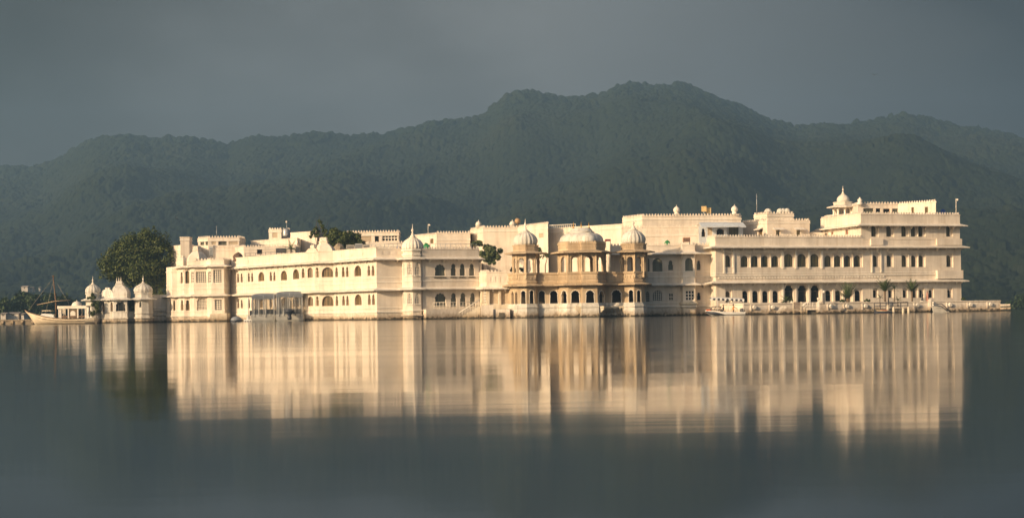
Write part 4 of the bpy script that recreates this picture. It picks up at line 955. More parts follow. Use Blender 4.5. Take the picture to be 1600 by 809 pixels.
root = thing('sparse_tree', 'thin sparse tree with bare twigs above the canted bay roof', 'tree', (pp(498, 300).x, 300, 9))
limbs(root, (pp(498, 300).x, 300, 9), [W3(493, 352, 300), W3(503, 344, 300), W3(499, 336, 300), W3(505, 341, 300), W3(494, 342, 300), W3(509, 346, 300), W3(508, 350, 300), W3(488, 358, 300), W3(513, 347, 300)], .13, fork=.35)
crown('crown', root, [blob(493, 357, 5, 4, 300), blob(504, 354, 4, 4, 300), blob(490, 367, 6, 5, 300), blob(500, 347, 3, 3, 300), blob(494, 364, 6, 5, 300), blob(507, 362, 4, 4, 300)], 800, .20, LEAF, .6)
root = thing('vine', 'green creeper hanging over the left turret of the lakeside pavilion', 'vine', (pp(150, 303).x, 302.8, 0))
crown('leaves', root, [blob(149, 473, 11, 10, 302.7, 5), blob(152, 484, 6, 6, 302.6, 5), blob(146, 463, 4, 5, 302.7, 5), blob(143, 490, 5, 4, 302.6, 5), blob(138, 466, 3, 3, 303, 4)], 2200, .14, LEAF, .6)
vs = MB(); vs.tube([(pp(150, 303).x, 303.3, .6), W3(150, 484, 303.2), W3(147, 470, 303.3), W3(146, 460, 303.3)], [.06, .05, .04, .02], 5); vs.build('stem', BARK, root)
root = thing('courtyard_bush', 'leafy bush in the gap between canted bay and right ribbed turret of the pavilion', 'bush', (pp(205, 304.6).x, 304.6, 1))
crown('leaves', root, [blob(205, 475, 6, 8, 304.1, 5), blob(207, 481, 4.5, 6, 303.8, 4)], 900, .14, LEAF, .55); limbs(root, (pp(205, 304.6).x, 304.6, 1), [W3(204, 476, 304.4), W3(207, 472, 304.4)], .06)
root = thing('terrace_shrub', 'dark round shrub behind the left chhatri of the stone pavilion', 'shrub', (pp(802, 272).x, 272, 5))
crown('leaves', root, [blob(801, 421, 6, 4.5, 272), blob(815, 421, 5, 3, 272)], 700, .14, LEAFD, .55); limbs(root, (pp(803, 272).x, 272, 5), [W3(801, 421, 272), W3(812, 421, 272)], .06)
root = thing('bare_creeper', 'twisted thin creeper between left and middle domes of the stone pavilion', 'creeper', (pp(853, 268).x, 268, 5))
tb = MB(); tb.tube([(pp(853, 268).x, 268, 5), W3(852, 414, 268), W3(855, 404, 268), W3(849, 396, 268), W3(842, 390, 268)], [.09, .07, .06, .05, .02], 5); tb.tube([W3(855, 404, 268), W3(858, 396, 268), W3(857, 392, 268)], [.05, .04, .02], 5); tb.build('trunk', BARK, root)
crown('leaves', root, [blob(853, 398, 7, 4, 268), blob(843, 390, 4, 4, 268), blob(846, 402, 4, 2.5, 268)], 330, .13, LEAF, .7)

def palm(h, spread, nf, droop, name='palm_tree', lean=.0, thick=.14, seed=1):
    rg = random.Random(seed); root = thing(name, 'palm', 'palm', (0, 0, 0))
    t = MB(); t.tube([(0, 0, -.1), (lean * .4, 0, h * .5), (lean, 0, h)], [thick * 1.3, thick * .8, thick], 8); t.build('trunk', BARK, root)
    mb = MB()
    for i in range(nf):
        az = 2 * math.pi * (i * .618 % 1) + rg.uniform(-.2, .2); el = rg.uniform(.25, 1.35); ln = spread * rg.uniform(.8, 1.15)
        p = Vector((lean, 0, h)); d = Vector((math.cos(az) * math.cos(el), math.sin(az) * math.cos(el), math.sin(el))); pts = [p]
        for k in range(7):
            d = (d + Vector((0, 0, -droop / 7))).normalized(); p = p + d * ln / 7; pts.append(p)
        for k in range(7):
            a, b_ = pts[k], pts[k + 1]; ax = (b_ - a).normalized(); sd_ = ax.cross(Vector((0, 0, 1))).normalized(); up_ = sd_.cross(ax)
            wdt = ln * .20 * (1 - .75 * abs(k - 2.2) / 5)
            mb.add([a - sd_ * .02, a + sd_ * .02, b_ + sd_ * .015, b_ - sd_ * .015], [(0, 1, 2, 3)])
            for j in range(2):
                q = a.lerp(b_, j / 2); q2 = a.lerp(b_, j / 2 + .35)
                for sg in (-1, 1): mb.add([q, q2, q2 + sd_ * sg * wdt + ax * wdt * .7 - up_ * wdt * .25], [(0, 1, 2)])
    mb.build('crown', PALMG, root); return root
def put(o, px, Y, z, label, cat, group=None):
    p = pp(px, Y, z); o.location = (p.x, Y, z); tag(o, label, cat, group); return o
GP = 'palms planted along the lake terrace'
zd_ = 1.0
put(palm(1.3, 2.3, 26, .35, thick=.32, seed=2), 1325, 267, zd_, 'upright bushy palm between the round shrubs on the terrace', 'palm', GP)
put(palm(2.35, 2.0, 26, .55, thick=.15, seed=3), 1383, 269, zd_, 'leaning fan palm behind the pile jetty, tallest near it', 'palm', GP)
put(palm(2.3, 1.9, 28, .45, thick=.16, seed=4), 1425.5, 270.2, zd_, 'fan palm with thick fanned crown just right of the pile jetty', 'palm', GP)
put(palm(2.75, .85, 14, 1.3, thick=.07, seed=5), 1397.5, 269, zd_, 'slender thin stemmed palm with drooping little crown behind the jetty', 'palm', GP)
put(palm(1.35, .8, 14, 1.2, thick=.07, seed=6), 1375, 265.4, zd_, 'small drooping palm left on the pile jetty', 'palm', GP)
put(palm(.9, .9, 14, .9, thick=.07, seed=7), 1403, 265.4, zd_, 'shortest spiky palm right on the pile jetty', 'palm', GP)
put(palm(.5, 1.5, 18, 1.2, thick=.14, seed=8), 1228, 263.0, 1.5, 'low arching palm in front of the left arched door', 'palm', GP)
put(palm(2.6, 2.0, 20, 1.0, 'banana_plant', thick=.12, seed=9), 455, 297, 9.6, 'broad leaved banana plant on the roof left of the canted bay', 'plant')
def shrub(px, py, rx, rz, Y, label, grp='clipped shrubs on the terrace'):
    c = pp(px, Y, zd_); root = thing('round_shrub', label, 'shrub', (c.x, Y, zd_), grp)
    crown('leaves', root, [blob(px, py, rx, rz, Y)], 700, .09, LEAFD, .5); t = MB(); t.tube([(c.x, Y, zd_ - .05), (c.x, Y, zd_ + .5)], .06, 6); t.build('stem', BARK, root)
shrub(1355, 469, 6, 3, 266.4, 'wide dark clipped shrub right of the bushy upright palm')
shrub(1316, 469.5, 4.5, 3, 266.2, 'small rounded shrub left of the bushy upright palm')
shrub(1505, 466.5, 3.6, 2.6, 275, 'dark green shrub just beyond the right corner of the long wing', None)

# far shore: trees, huts, quay, clump on the right
root = thing('stone_quay', 'low shadowed stone quay at the far left edge', 'quay', (pp(0, 330).x, 331, 0))
qm = MB(); a, b_ = pp(-60, 330).x, pp(62, 330).x; zq = zpx(20, 499.5, 330); qm.box(a, b_, 330, 333, -.4, zq); qm.sweep([Vector((a, 330)), Vector((b_, 330))], [(0, zq - .2), (.15, zq - .18), (.15, zq + .06), (-.3, zq + .06)]); qm.build('wall', simple('quay_stone', (.26, .21, .15), .9, .3, 1.2), root)
for px in (4, 19, 35, 51): 
    b2 = MB(); c_ = pp(px, 329.9); b2.box(c_.x - .22, c_.x + .22, 329.75, 330.05, -.3, zq - .2); b2.build('buttress', STONEB, root)
rg_ = np.random.default_rng(5)
for i, (px, top, wd, Y) in enumerate(((-8, 470, 22, 470), (12, 466, 24, 455), (34, 456, 22, 465), (54, 459, 20, 458), (76, 458, 24, 475), (98, 459, 22, 480), (116, 468, 16, 485))):
    k = mpp(Y); c_ = pp(px, Y); root = thing('shore_tree', ('dark shore tree behind the white huts and boat bow at far left', 'dark shore tree behind boat mast')[0], 'tree', (c_.x, Y, 0), 'dark trees on the far left shore')
    root['label'] = ('dark spreading shore tree cut by the left edge', 'low dark shore tree behind the leftmost white hut', 'tallest dark rounded shore tree, left of the boat rigging', 'dark shore tree above the sailing boat bow', 'dark shore tree directly behind the boat mast', 'dark shore tree behind the boat cabin roof', 'small dark shore tree beside the left ribbed turret')[i]
    limbs(root, (c_.x, Y, .3), [W3(px - wd * .3, top + 14, Y), W3(px + wd * .3, top + 14, Y)], .35)
    crown('crown', root, [blob(px, top + 14, wd * .62, 14, Y), blob(px - wd * .3, top + 24, wd * .5, 14, Y), blob(px + wd * .3, top + 25, wd * .5, 14, Y)], 1800, .42, LEAFD, .4, rg_)
LAND = simple('shore_earth', (.07, .06, .035), .95, .3, .3)
sh = MB(); sh.prism([(pp(-120, 440).x, 440), (pp(125, 452).x, 452), (pp(130, 560).x, 560), (pp(-140, 560).x, 560)], -.5, .7); tag(sh.build('far_shore', LAND), 'low dark bank of the far left shore', None, None, 'structure')
HUTW = simple('hut_wall', (.55, .50, .44), .85); HUTR = simple('hut_roof', (.30, .26, .23), .8)
def hut(px0, px1, py0, py1, Y, label, cat='hut', gable=True, grp='small white huts on the far shore'):
    a, b_ = pp(px0, Y), pp(px1, Y); z1, z0 = zpx((px0 + px1) / 2, py0, Y), zpx((px0 + px1) / 2, py1, Y); root = thing('shore_hut', label, cat, ((a.x + b_.x) / 2, Y + 1.5, z0), grp)
    m = MB(); hz = z0 + (z1 - z0) * .68; m.box(a.x, b_.x, Y, Y + 4, z0 - 1.2, hz); m.build('wall', HUTW, root)
    r_ = MB(); o = .25; r_.add([(a.x - o, Y - o, hz + .004), (b_.x + o, Y - o, hz + .004), (b_.x + o, Y + 4 + o, hz + .004), (a.x - o, Y + 4 + o, hz + .004), (a.x - o * .5, Y + 2, z1), (b_.x + o * .5, Y + 2, z1)], [(3, 2, 1, 0), (0, 1, 5, 4), (2, 3, 4, 5), (0, 4, 3), (1, 2, 5)]); r_.build('roof', HUTR, root)
    for k in range(max(1, int((b_.x - a.x) / 2))):
        xx = a.x + (b_.x - a.x) * (k + .5) / max(1, int((b_.x - a.x) / 2)); d_ = MB(); d_.box(xx - .35, xx + .35, Y - .02, Y + .1, z0 + (hz - z0) * .3, z0 + (hz - z0) * .85); d_.build('window', DARKF, root)
hut(1, 9, 488, 494.5, 436, 'small pale hut on the far shore, nearest the left edge'); hut(12, 29, 487.5, 494.5, 438, 'widest pale hut on the far shore left of the boat bow'); hut(33.5, 37.5, 488.5, 493.5, 437, 'tiny pale hut on the far shore beside the boat bow')
hut(34, 44, 446, 452.2, 880, 'pale two storey house low on the hazy hillside at left', 'house', True, 'far houses on the hillside'); hut(46, 52, 448, 452.4, 884, 'small pale house on the hillside, right of the two storey one', 'house', True, 'far houses on the hillside'); hut(61, 63.5, 448, 451.5, 884, 'tiny pale house alone on the hillside above the boat bow', 'house', True, 'far houses on the hillside')
for i, (px, top, wd, Y) in enumerate(((1576, 470, 16, 640), (1597, 462, 26, 650), (1622, 465, 24, 650))):
    c_ = pp(px, Y); root = thing('shore_tree', ('low hazy shore tree just right of the terrace steps', 'hazy shore tree at the right edge', 'hazy shore tree cut off by the right edge')[i], 'tree', (c_.x, Y, 0), 'hazy trees on the right shore')
    limbs(root, (c_.x, Y, -.2), [W3(px - wd * .3, top + 10, Y), W3(px + wd * .3, top + 10, Y)], .4)
    crown('crown', root, [blob(px, top + 11, wd * .6, 11, Y), blob(px - wd * .3, top + 17, wd * .5, 9, Y), blob(px + wd * .3, top + 16, wd * .5, 10, Y)], 1300, .55, LEAFD, .4, rg_)

# ------------------------------------------------------------------ boats
def hull(mb, st, yc, n=8):
    """st: (x, half beam, keel z, sheer z) along the boat; closed deck"""
    rows = []
    for x, hb, kz, sz in st:
        row = []
        for k in range(n + 1):
            t = k / n; y = -hb * (1 - (1 - t) ** 3.2) * (.93 + .07 * t); row.append((x, yc + y, kz + (sz - kz) * t ** 1.15))
        row += [(x, 2 * yc - p[1], p[2]) for p in reversed(row)]
        rows.append(row)
    m = len(rows[0]); vs = [p for r in rows for p in r]
    order = list(range(n, -1, -1)); fs = []
    for i in range(len(rows) - 1):
        for k in range(m - 1): fs.append((i * m + k, i * m + k + 1, (i + 1) * m + k + 1, (i + 1) * m + k))
        fs.append((i * m + n, (i + 1) * m + n, (i + 1) * m + n + 1, i * m + n + 1))
    fs.append(tuple(range(m))); fs.append(tuple((len(rows) - 1) * m + k for k in reversed(range(m))))
    mb.add(vs, fs, False)
CREAM = simple('cream_hull_paint', (.66, .55, .40), .5, .12, 1.5); WHITEP = simple('white_boat_paint', (.75, .74, .71), .35, .06); BROWNW = simple('brown_wood', (.16, .09, .045), .6, .3, 4)
Yb = 288.0; k_ = mpp(Yb)
def bp(px, py, dy=0): p = W3(px, py, Yb + dy); return p
root = thing('sailing_boat', 'cream wooden boat with bare mast and small domed cabin, left of the lakeside pavilion', 'boat', (pp(95, Yb).x, Yb, 0))
xb = lambda px: pp(px, Yb).x
zz = lambda py, px=90: zpx(px, py, Yb)
h_ = MB(); wl_ = -.35
hull(h_, [(xb(39.5), .05, zz(486, 39), zz(484.6, 39)), (xb(46), .5, zz(493.5, 46), zz(488, 46)), (xb(57), 1.15, wl_, zz(491, 57)), (xb(70), 1.55, wl_, zz(494, 70)), (xb(86), 1.7, wl_, zz(496.6, 86)), (xb(108), 1.7, wl_, zz(498, 108)), (xb(136), 1.55, wl_, zz(497.5, 136)), (xb(150), 1.2, wl_ + .2, zz(496.5, 150))], Yb)
h_.build('hull', CREAM, root)
gw = MB(); gw.tube([(xb(px), Yb - hb - .02, zz(py, px) + .03) for px, hb, py in ((39.5, .05, 484.6), (46, .5, 488), (57, 1.15, 491), (70, 1.55, 494), (86, 1.7, 496.6), (108, 1.7, 498), (136, 1.55, 497.5))], .07, 6)
gw.tube([(xb(px), Yb - hb - .04, zz(py, px)) for px, hb, py in ((48, .5, 491), (57, 1.05, 494.5), (70, 1.5, 498), (86, 1.68, 500), (108, 1.68, 501), (136, 1.5, 501))], .035, 5); gw.build('gunwale', BROWNW, root)
ms = MB(); ms.tube([(xb(88), Yb, .6), W3(87, 470, Yb), W3(83, 431, Yb)], [.14, .12, .06], 8); ms.lathe(tuple(W3(83.2, 432, Yb)), [(.1, -.05), (.2, 0), (.2, .08), (.05, .2)], 8); ms.build('mast', BROWNW, root)
yd = MB(); yd.tube([W3(58, 476, Yb - .3), W3(86, 470.4, Yb - .3), W3(110, 468.6, Yb - .3)], [.05, .09, .05], 6); yd.build('yard', simple('weathered_spar', (.34, .25, .16), .7), root)
for a, b_ in (((84, 433), (45, 484)), ((90, 444), (108, 475)), ((84, 436), (70, 493))): r_ = MB(); r_.tube([W3(*a, Yb), W3(*b_, Yb)], .022, 4); r_.build('rigging', simple('rope', (.30, .27, .22), .9), root)
dh = MB(); dh.box(xb(66), xb(86), Yb - .9, Yb + .9, zz(496), zz(491)); dh.add([(xb(67), Yb - .85, zz(491)), (xb(88), Yb - .85, zz(496)), (xb(88), Yb + .85, zz(496)), (xb(67), Yb + .85, zz(491)), (xb(67), Yb - .85, zz(489.4)), (xb(83), Yb - .85, zz(490.4)), (xb(83), Yb + .85, zz(490.4)), (xb(67), Yb + .85, zz(489.4))], [(4, 5, 6, 7), (0, 1, 5, 4), (3, 7, 6, 2), (1, 2, 6, 5), (0, 4, 7, 3), (0, 3, 2, 1)]); dh.build('deckhouse', WHITEP, root)
aw = MB(); aw.box(xb(67.5), xb(82), Yb - .8, Yb + .8, zz(485.6), zz(484.4)); aw.build('sunshade', CREAM, root)
for px in (68.5, 75, 81): q_ = MB(); q_.tube([(xb(px), Yb - .7, zz(490)), (xb(px), Yb - .7, zz(485))], .04, 5); q_.build('post', DARKMETAL, root)
cb_ = MB(); cb_.box(xb(93.5), xb(139), Yb - 1.5, Yb + 1.5, zz(480.2), zz(478.0)); cb_.sweep([Vector((xb(93.5), Yb - 1.5)), Vector((xb(139), Yb - 1.5))], [(0, zz(482.5)), (.05, zz(482.5)), (.05, zz(480)), (0, zz(480))]); cab = cb_.build('cabin_roof', TRIM, root)
dd = MB(); dd.lathe((xb(120.5), Yb, zz(478)), [(.85, 0), (.85, .12), (.78, .2), (.72, .4), (.5, .62), (.22, .72), (.06, .76), (.04, .95)], 20); dd.build('dome', TRIM, cab)
for px in (96, 98.6, 110.5, 125, 137): q_ = MB(); q_.box(xb(px) - .1, xb(px) + .1, Yb - 1.42, Yb - 1.22, zz(497.5), zz(480.1)); q_.box(xb(px) - .1, xb(px) + .1, Yb + 1.2, Yb + 1.4, zz(497.5), zz(480.1)); q_.build('pillar', TRIM, root)
sp_ = MB(); sp_.box(xb(111.5), xb(124), Yb - 1.3, Yb - 1.2, zz(497), zz(483)); sp_.build('panel', simple('carved_dark_panel', (.16, .11, .06), .7), root)
f_ = Fac(Vector((xb(111), Yb - 1.34)), Vector((xb(124), Yb - 1.34))); ap = MB(); tess(ap, f_, [outline(.2, f_.len - .25, zz(495), zz(485.4), 'foil')], 0); tess(ap, f_, [outline(.2, f_.len - .25, zz(495), zz(485.4), 'foil')], -.03, True); reveal(ap, f_, outline(.2, f_.len - .25, zz(495), zz(485.4), 'foil'), 0, -.03); ap.build('arch_ornament', TRIM, root)
rl_ = MB(); rl_.box(xb(97), xb(138), Yb - 1.36, Yb - 1.3, zz(496), zz(493.4)); rl_.build('bench', BROWNW, root)

# two curtained party boats
PLAST = bpy.data.materials.new('clear_plastic_curtain'); t, n, l, b = nodes(PLAST)
tr = n.new('ShaderNodeBsdfTransparent'); mxs = n.new('ShaderNodeMixShader'); tr.inputs[0].default_value = (.95, .92, .86, 1)
g = n.new('ShaderNodeNewGeometry'); mp = n.new('ShaderNodeMapping'); mp.inputs['Scale'].default_value = (1, 1, .12); l.new(g.outputs['Position'], mp.inputs[0]); x = n.new('ShaderNodeTexNoise'); x.inputs['Scale'].default_value = 1.6; x.inputs['Detail'].default_value = 5; l.new(mp.outputs[0], x.inputs['Vector'])
r = n.new('ShaderNodeMapRange'); r.inputs['From Min'].default_value = .42; r.inputs['From Max'].default_value = .66; r.inputs['To Min'].default_value = .22; r.inputs['To Max'].default_value = .92; l.new(x.outputs['Fac'], r.inputs['Value'])
b.inputs['Base Color'].default_value = (.34, .345, .34, 1); b.inputs['Roughness'].default_value = .2
l.new(r.outputs[0], mxs.inputs[0]); l.new(tr.outputs[0], mxs.inputs[1]); l.new(b.outputs[0], mxs.inputs[2]); l.new(mxs.outputs[0], n['Material Output'].inputs['Surface'])
CANV = simple('grey_canvas', (.20, .22, .25), .6, .15, 2); NAVY = simple('navy_seat', (.03, .035, .05), .5, .3); PALEH = simple('pale_grey_hull', (.55, .54, .50), .5, .15, 1.2)
def party_boat(pa, pb, Y, ytop0, ytop1, label, dark_from):
    A, B = pp(pa, Y), pp(pb, Y + 1.2); L_ = (B - A).length; f = Fac(A, B); wd = 3.2
    root = thing('curtained_boat', label, 'boat', (A.x, Y, 0), 'covered boats moored by the long sunlit wing')
    z0, z1 = zpx(pa, ytop0, Y), zpx(pb, ytop1, Y); zr = min(z0, z1)
    hb = MB(); hb.sweep([A, B, Vector((B.x + .4, B.y + wd)), Vector((A.x + .4, A.y + wd))], [(-.5, -.3), (-.12, -.3), (.08, .25), (.12, 1.05), (.0, 1.18), (-.5, 1.18)], True); hb.prism([(A.x, A.y), (B.x, B.y), (B.x + .4, B.y + wd), (A.x + .4, A.y + wd)], .1, .5); hb.build('hull', PALEH, root)
    st_ = MB(); fbar(st_, f, .15, L_ - .15, 1.15, 1.95, -.75, -.25); fbar(st_, f, .15, L_ - .15, 1.0, 1.8, -wd + .3, -wd + .8); st_.build('seat_back', NAVY, root)
    cu = MB(); n_ = 46
    for (P0, P1) in ((A, B), (Vector((A.x + .4, A.y + wd)), A), (B, Vector((B.x + .4, B.y + wd))), (Vector((B.x + .4, B.y + wd)), Vector((A.x + .4, A.y + wd)))):
        g_ = Fac(P0, P1); vs = []
        for i in range(n_ + 1):
            s = g_.len * i / n_; w_ = .05 * math.sin(s * 7.3 + pa) + .035 * math.sin(s * 17 + 1)
            vs += [g_.w(s, .75 + .12 * math.sin(s * 3 + pa), w_ * 1.6 + .08), g_.w(s, zr - .35, w_ * .5)]
        cu.add(vs, [(2 * i, 2 * i + 2, 2 * i + 3, 2 * i + 1) for i in range(n_)], True)
    cu.build('plastic_curtain', PLAST, root)
    for s in (0, L_ * .5, L_):
        for dy in (.02, -wd): ps = MB(); p0 = f.w(min(max(s, .05), L_ - .05), .3, dy); ps.tube([p0, (p0[0], p0[1], zr - .05)], .06, 6); ps.build('post', GREYMETAL, root)
    cp = MB(); Q = [A, B, Vector((B.x + .4, B.y + wd)), Vector((A.x + .4, A.y + wd))]; c_ = sum(Q, Vector((0, 0))) / 4
    cp.loft([(p.x, p.y) for p in Q], c_, [(1.03, zr - .55), (1.04, zr - .18), (1.0, zr - .02), (.8, zr + .16), (.45, zr + .26)]); cp.build('canopy', CANV, root)
    sc = MB(); k = int(L_ / .34)
    for i in range(k): s = L_ * i / k; w2 = L_ / k; sc.add([f.w(s, zr - .5, .16), f.w(s + w2, zr - .5, .16), f.w(s + w2 * .75, zr - .74, .17), f.w(s + w2 * .25, zr - .74, .17)], [(0, 3, 2, 1)])
    sc.build('valance', CANV, root)
    return root
party_boat(394, 429.5, 279.5, 461, 459.5, 'left covered boat with grey canopy and clear plastic curtains by the sunlit wing', 0)
root = party_boat(432.5, 473, 277.0, 457.5, 457, 'right covered boat with grey canopy, torn plastic curtains and dark tarp bundle', 0)
tr_ = MB(); c_ = W3(452.5, 489, 276.5); tr_.lathe((c_.x, c_.y, .2), [(.35, 0), (.42, .4), (.3, .7), (.5, 1.0), (.85, 1.3), (.9, 1.5), (.3, 1.75)], 9, 5, .25); tr_.build('tarp_bundle', NAVY, root)
# grey covered dinghy and float
root = thing('covered_dinghy', 'small round dinghy under a grey cover, beside the curtained boats', 'boat', (pp(369, 284).x, 284, 0))
dg = MB(); c_ = pp(369, 284); k = mpp(284); dg.loft([(c_.x + 9 * k * math.cos(a), 284 + 1.0 * math.sin(a)) for a in np.linspace(0, 2 * math.pi, 20, endpoint=False)], (c_.x, 284), [(.8, -.25), (1, .1), (1, .22)], True); dg.build('hull', NAVY, root)
dg = MB(); dg.loft([(c_.x + 8.6 * k * math.cos(a), 284 + .95 * math.sin(a)) for a in np.linspace(0, 2 * math.pi, 20, endpoint=False)], (c_.x, 284), [(1, .2), (.96, .45), (.8, .68), (.5, .82), (.15, .88)], True); dg.build('cover', CANV, root)
root = thing('mooring_block', 'low white stepped mooring block between dinghy and curtained boats', 'block', (pp(389, 283).x, 283, 0))
mbk = MB(); c_ = pp(389, 283); mbk.box(c_.x - .75, c_.x + .7, 282.4, 284, -.3, .35); mbk.box(c_.x - .3, c_.x + .3, 282.6, 283.8, .35, .95); mbk.build('steps', WHITEP, root)
for dx in (-.5, -.1, .3): bb = MB(); bb.lathe((c_.x + dx, 282.38, .05), [(.1, -.08), (.14, 0), (.1, .1)], 8); bb.build('fender', DARKMETAL, root)

# motor boat with two people
Ym = 254.0; xm = lambda px: pp(px, Ym).x; zm = lambda py, px=1130: zpx(px, py, Ym)
root = thing('motor_boat', 'white motor boat with scalloped sun canopy and two people, before the lake terrace', 'boat', (xm(1132), Ym, 0))
hm = MB(); hull(hm, [(xm(1102), .05, zm(486.5), zm(484.6)), (xm(1106), .45, .25, zm(485)), (xm(1114), .85, -.1, zm(485.6)), (xm(1126), 1.05, -.25, zm(486.6)), (xm(1145), 1.05, -.25, zm(487.6)), (xm(1163.5), .95, -.2, zm(487.4))], Ym); hm.build('hull', WHITEP, root)
stp = MB(); stp.tube([(xm(px), Ym - hb, zm(py)) for px, hb, py in ((1102.5, .12, 486.3), (1106, .50, 487.6), (1114, .84, 488.8), (1122, 1.0, 490), (1130, 1.05, 491.4))], [.05, .16, .22, .16, .04], 8); stp.build('stripe', NAVY, root)
dk2 = MB(); dk2.box(xm(1104), xm(1111), Ym - .45, Ym + .45, zm(485.2), zm(482.8)); dk2.build('bow_cushion', simple('orange_cushion', (.60, .13, .05), .6), root)
for y_ in (-.8, .8):
  ws = MB()
  for a, b_ in (((1110.5, 483.5), (1112.5, 479.3)), ((1116.5, 483.5), (1118, 478.6)), ((1124.5, 483.8), (1126, 479)), ((1112.5, 479.3), (1118, 478.6)), ((1118, 478.6), (1128, 479.4)), ((1110, 483.6), (1130, 484))): ws.tube([W3(*a, Ym + y_), W3(*b_, Ym + y_)], .06, 5)
  ws.build('windscreen_frame', DARKMETAL, root)
for px in (1121, 1138, 1161.5):
    for dy in (-.85, .85): p_ = MB(); p_.tube([W3(px, 486.5, Ym + dy), W3(px, 466.5 if px < 1150 else 469, Ym + dy)], .03, 5); p_.build('canopy_post', WHITEP, root)
cn_ = MB(); cr_ = []
for i in range(9):
    t_ = i / 8; px = 1110 + 52 * t_; py = 464.9 + 2.2 * t_ ** 2
    cr_.append((xm(px), zm(py, px)))
vs = []; fs = []
for i, (x_, z_) in enumerate(cr_):
    for y_, dz in ((-1.0, -.08), (-.5, .06), (0, .1), (.5, .06), (1.0, -.08)): vs.append((x_, Ym + y_, z_ + dz))
    for y_, dz in ((-1.0, -.13), (-.5, .01), (0, .05), (.5, .01), (1.0, -.13)): vs.append((x_, Ym + y_, z_ + dz))
for i in range(8):
    for k in range(4): fs += [(i * 10 + k, (i + 1) * 10 + k, (i + 1) * 10 + k + 1, i * 10 + k + 1), (i * 10 + 5 + k, i * 10 + 6 + k, (i + 1) * 10 + 6 + k, (i + 1) * 10 + 5 + k)]
    fs += [(i * 10, i * 10 + 5, (i + 1) * 10 + 5, (i + 1) * 10), (i * 10 + 4, (i + 1) * 10 + 4, (i + 1) * 10 + 9, i * 10 + 9)]
cn_.add(vs, fs); can = cn_.build('canopy', WHITEP, root)
for nm, mt, par in (('white_valance', WHITEP, 0), ('dark_valance', NAVY, 1)):
    vl = MB()
    for j in range(15):
        if j % 2 != par: continue
        for y_ in (-1.01, 1.01):
            t0, t1_ = j / 15, (j + 1) / 15; x0_, x1_ = xm(1110 + 52 * t0), xm(1110 + 52 * t1_); za, zb = zm(464.9 + 2.2 * t0 ** 2, 1110 + 52 * t0) - .1, zm(464.9 + 2.2 * t1_ ** 2, 1110 + 52 * t1_) - .1
            vl.add([(x0_, Ym + y_, za), (x1_, Ym + y_, zb), (x1_ - (x1_ - x0_) * .2, Ym + y_ * 1.01, zb - .26), ((x0_ + x1_) / 2, Ym + y_ * 1.01, zb - .34), (x0_ + (x1_ - x0_) * .2, Ym + y_ * 1.01, za - .26)], [(0, 1, 2, 3, 4)])
    vl.build(nm, mt, can)
en = MB(); c_ = W3(1159.5, 485.5, Ym); en.lathe((c_.x, c_.y, c_.z - .35), [(.2, 0), (.32, .1), (.36, .4), (.3, .62), (.12, .72)], 10); en.box(c_.x - .1, c_.x + .12, Ym - .1, Ym + .1, -.3, c_.z); en.build('outboard_motor', DARKMETAL, root)

SKIN = simple('brown_skin', (.22, .11, .06), .6, .1); HAIR = simple('black_hair', (.012, .01, .01), .6, .2)
def person(label, joints, links, radii, mat, clothes, loc, grp='people in the motor boat', z_lo=0, z_hi=1, head=None, faced=-1):
    me = bpy.data.meshes.new('person'); names = list(joints); me.from_pydata([joints[k] for k in names], [(names.index(a), names.index(b_)) for a, b_ in links], []); me.update()
    o = bpy.data.objects.new('person', me); COL.objects.link(o); o.location = loc
    sm_ = o.modifiers.new('skin', 'SKIN'); sm_.use_smooth_shade = True
    if not me.skin_vertices: me.attributes
    bm_layer = me.skin_vertices[0].data if me.skin_vertices else None
    if bm_layer is None:
        import bmesh
        b2 = bmesh.new(); b2.from_mesh(me); b2.verts.layers.skin.verify(); b2.to_mesh(me); b2.free(); bm_layer = me.skin_vertices[0].data
    for i, k in enumerate(names): r_ = radii[k]; bm_layer[i].radius = (r_, r_) if not isinstance(r_, tuple) else r_; bm_layer[i].use_root = (k == 'pelvis')
    sb_ = o.modifiers.new('sub', 'SUBSURF'); sb_.levels = 1; sb_.render_levels = 2
    me.materials.append(mat)
    dg_ = bpy.context.evaluated_depsgraph_get(); nm_ = bpy.data.meshes.new_from_object(o.evaluated_get(dg_)); o.modifiers.clear(); o.data = nm_
    nm_.materials.clear(); nm_.materials.append(mat)
    for cm2 in clothes[1]: nm_.materials.append(cm2)
    for p in nm_.polygons: p.material_index = clothes[0](p.center); p.use_smooth = True
    tag(o, label, 'person', grp)
    hx, hy, hz = joints['head']; hr = MB(); hr.lathe((hx + .015, hy, hz + .02), [(.085, -.05), (.108, .0), (.108, .06), (.085, .11), (.04, .135)], 12)
    h2 = hr.build('hair', HAIR); h2.parent = o
    return o
SHIRT = simple('dark_shirt', (.05, .05, .05), .8); VEST = simple('orange_vest', (.62, .25, .04), .7); TROU = simple('dark_trousers', (.03, .03, .035), .8)
sit = {'pelvis': (0, 0, .45), 'belly': (.02, 0, .62), 'chest': (0, 0, .88), 'neck': (-.02, 0, 1.05), 'head': (-.05, 0, 1.20), 'crown': (-.05, 0, 1.29), 'nose': (-.15, 0, 1.20),
       'ls': (0, -.19, .98), 'le': (-.16, -.24, .76), 'lw': (-.38, -.18, .80), 'lh': (-.46, -.16, .83), 'rs': (0, .19, .98), 're': (-.16, .24, .76), 'rw': (-.38, .18, .80), 'rh': (-.46, .16, .83),
       'lk': (-.42, -.12, .47), 'la': (-.46, -.12, .08), 'lf': (-.6, -.12, .05), 'rk': (-.42, .12, .47), 'ra': (-.46, .12, .08), 'rf': (-.6, .12, .05)}
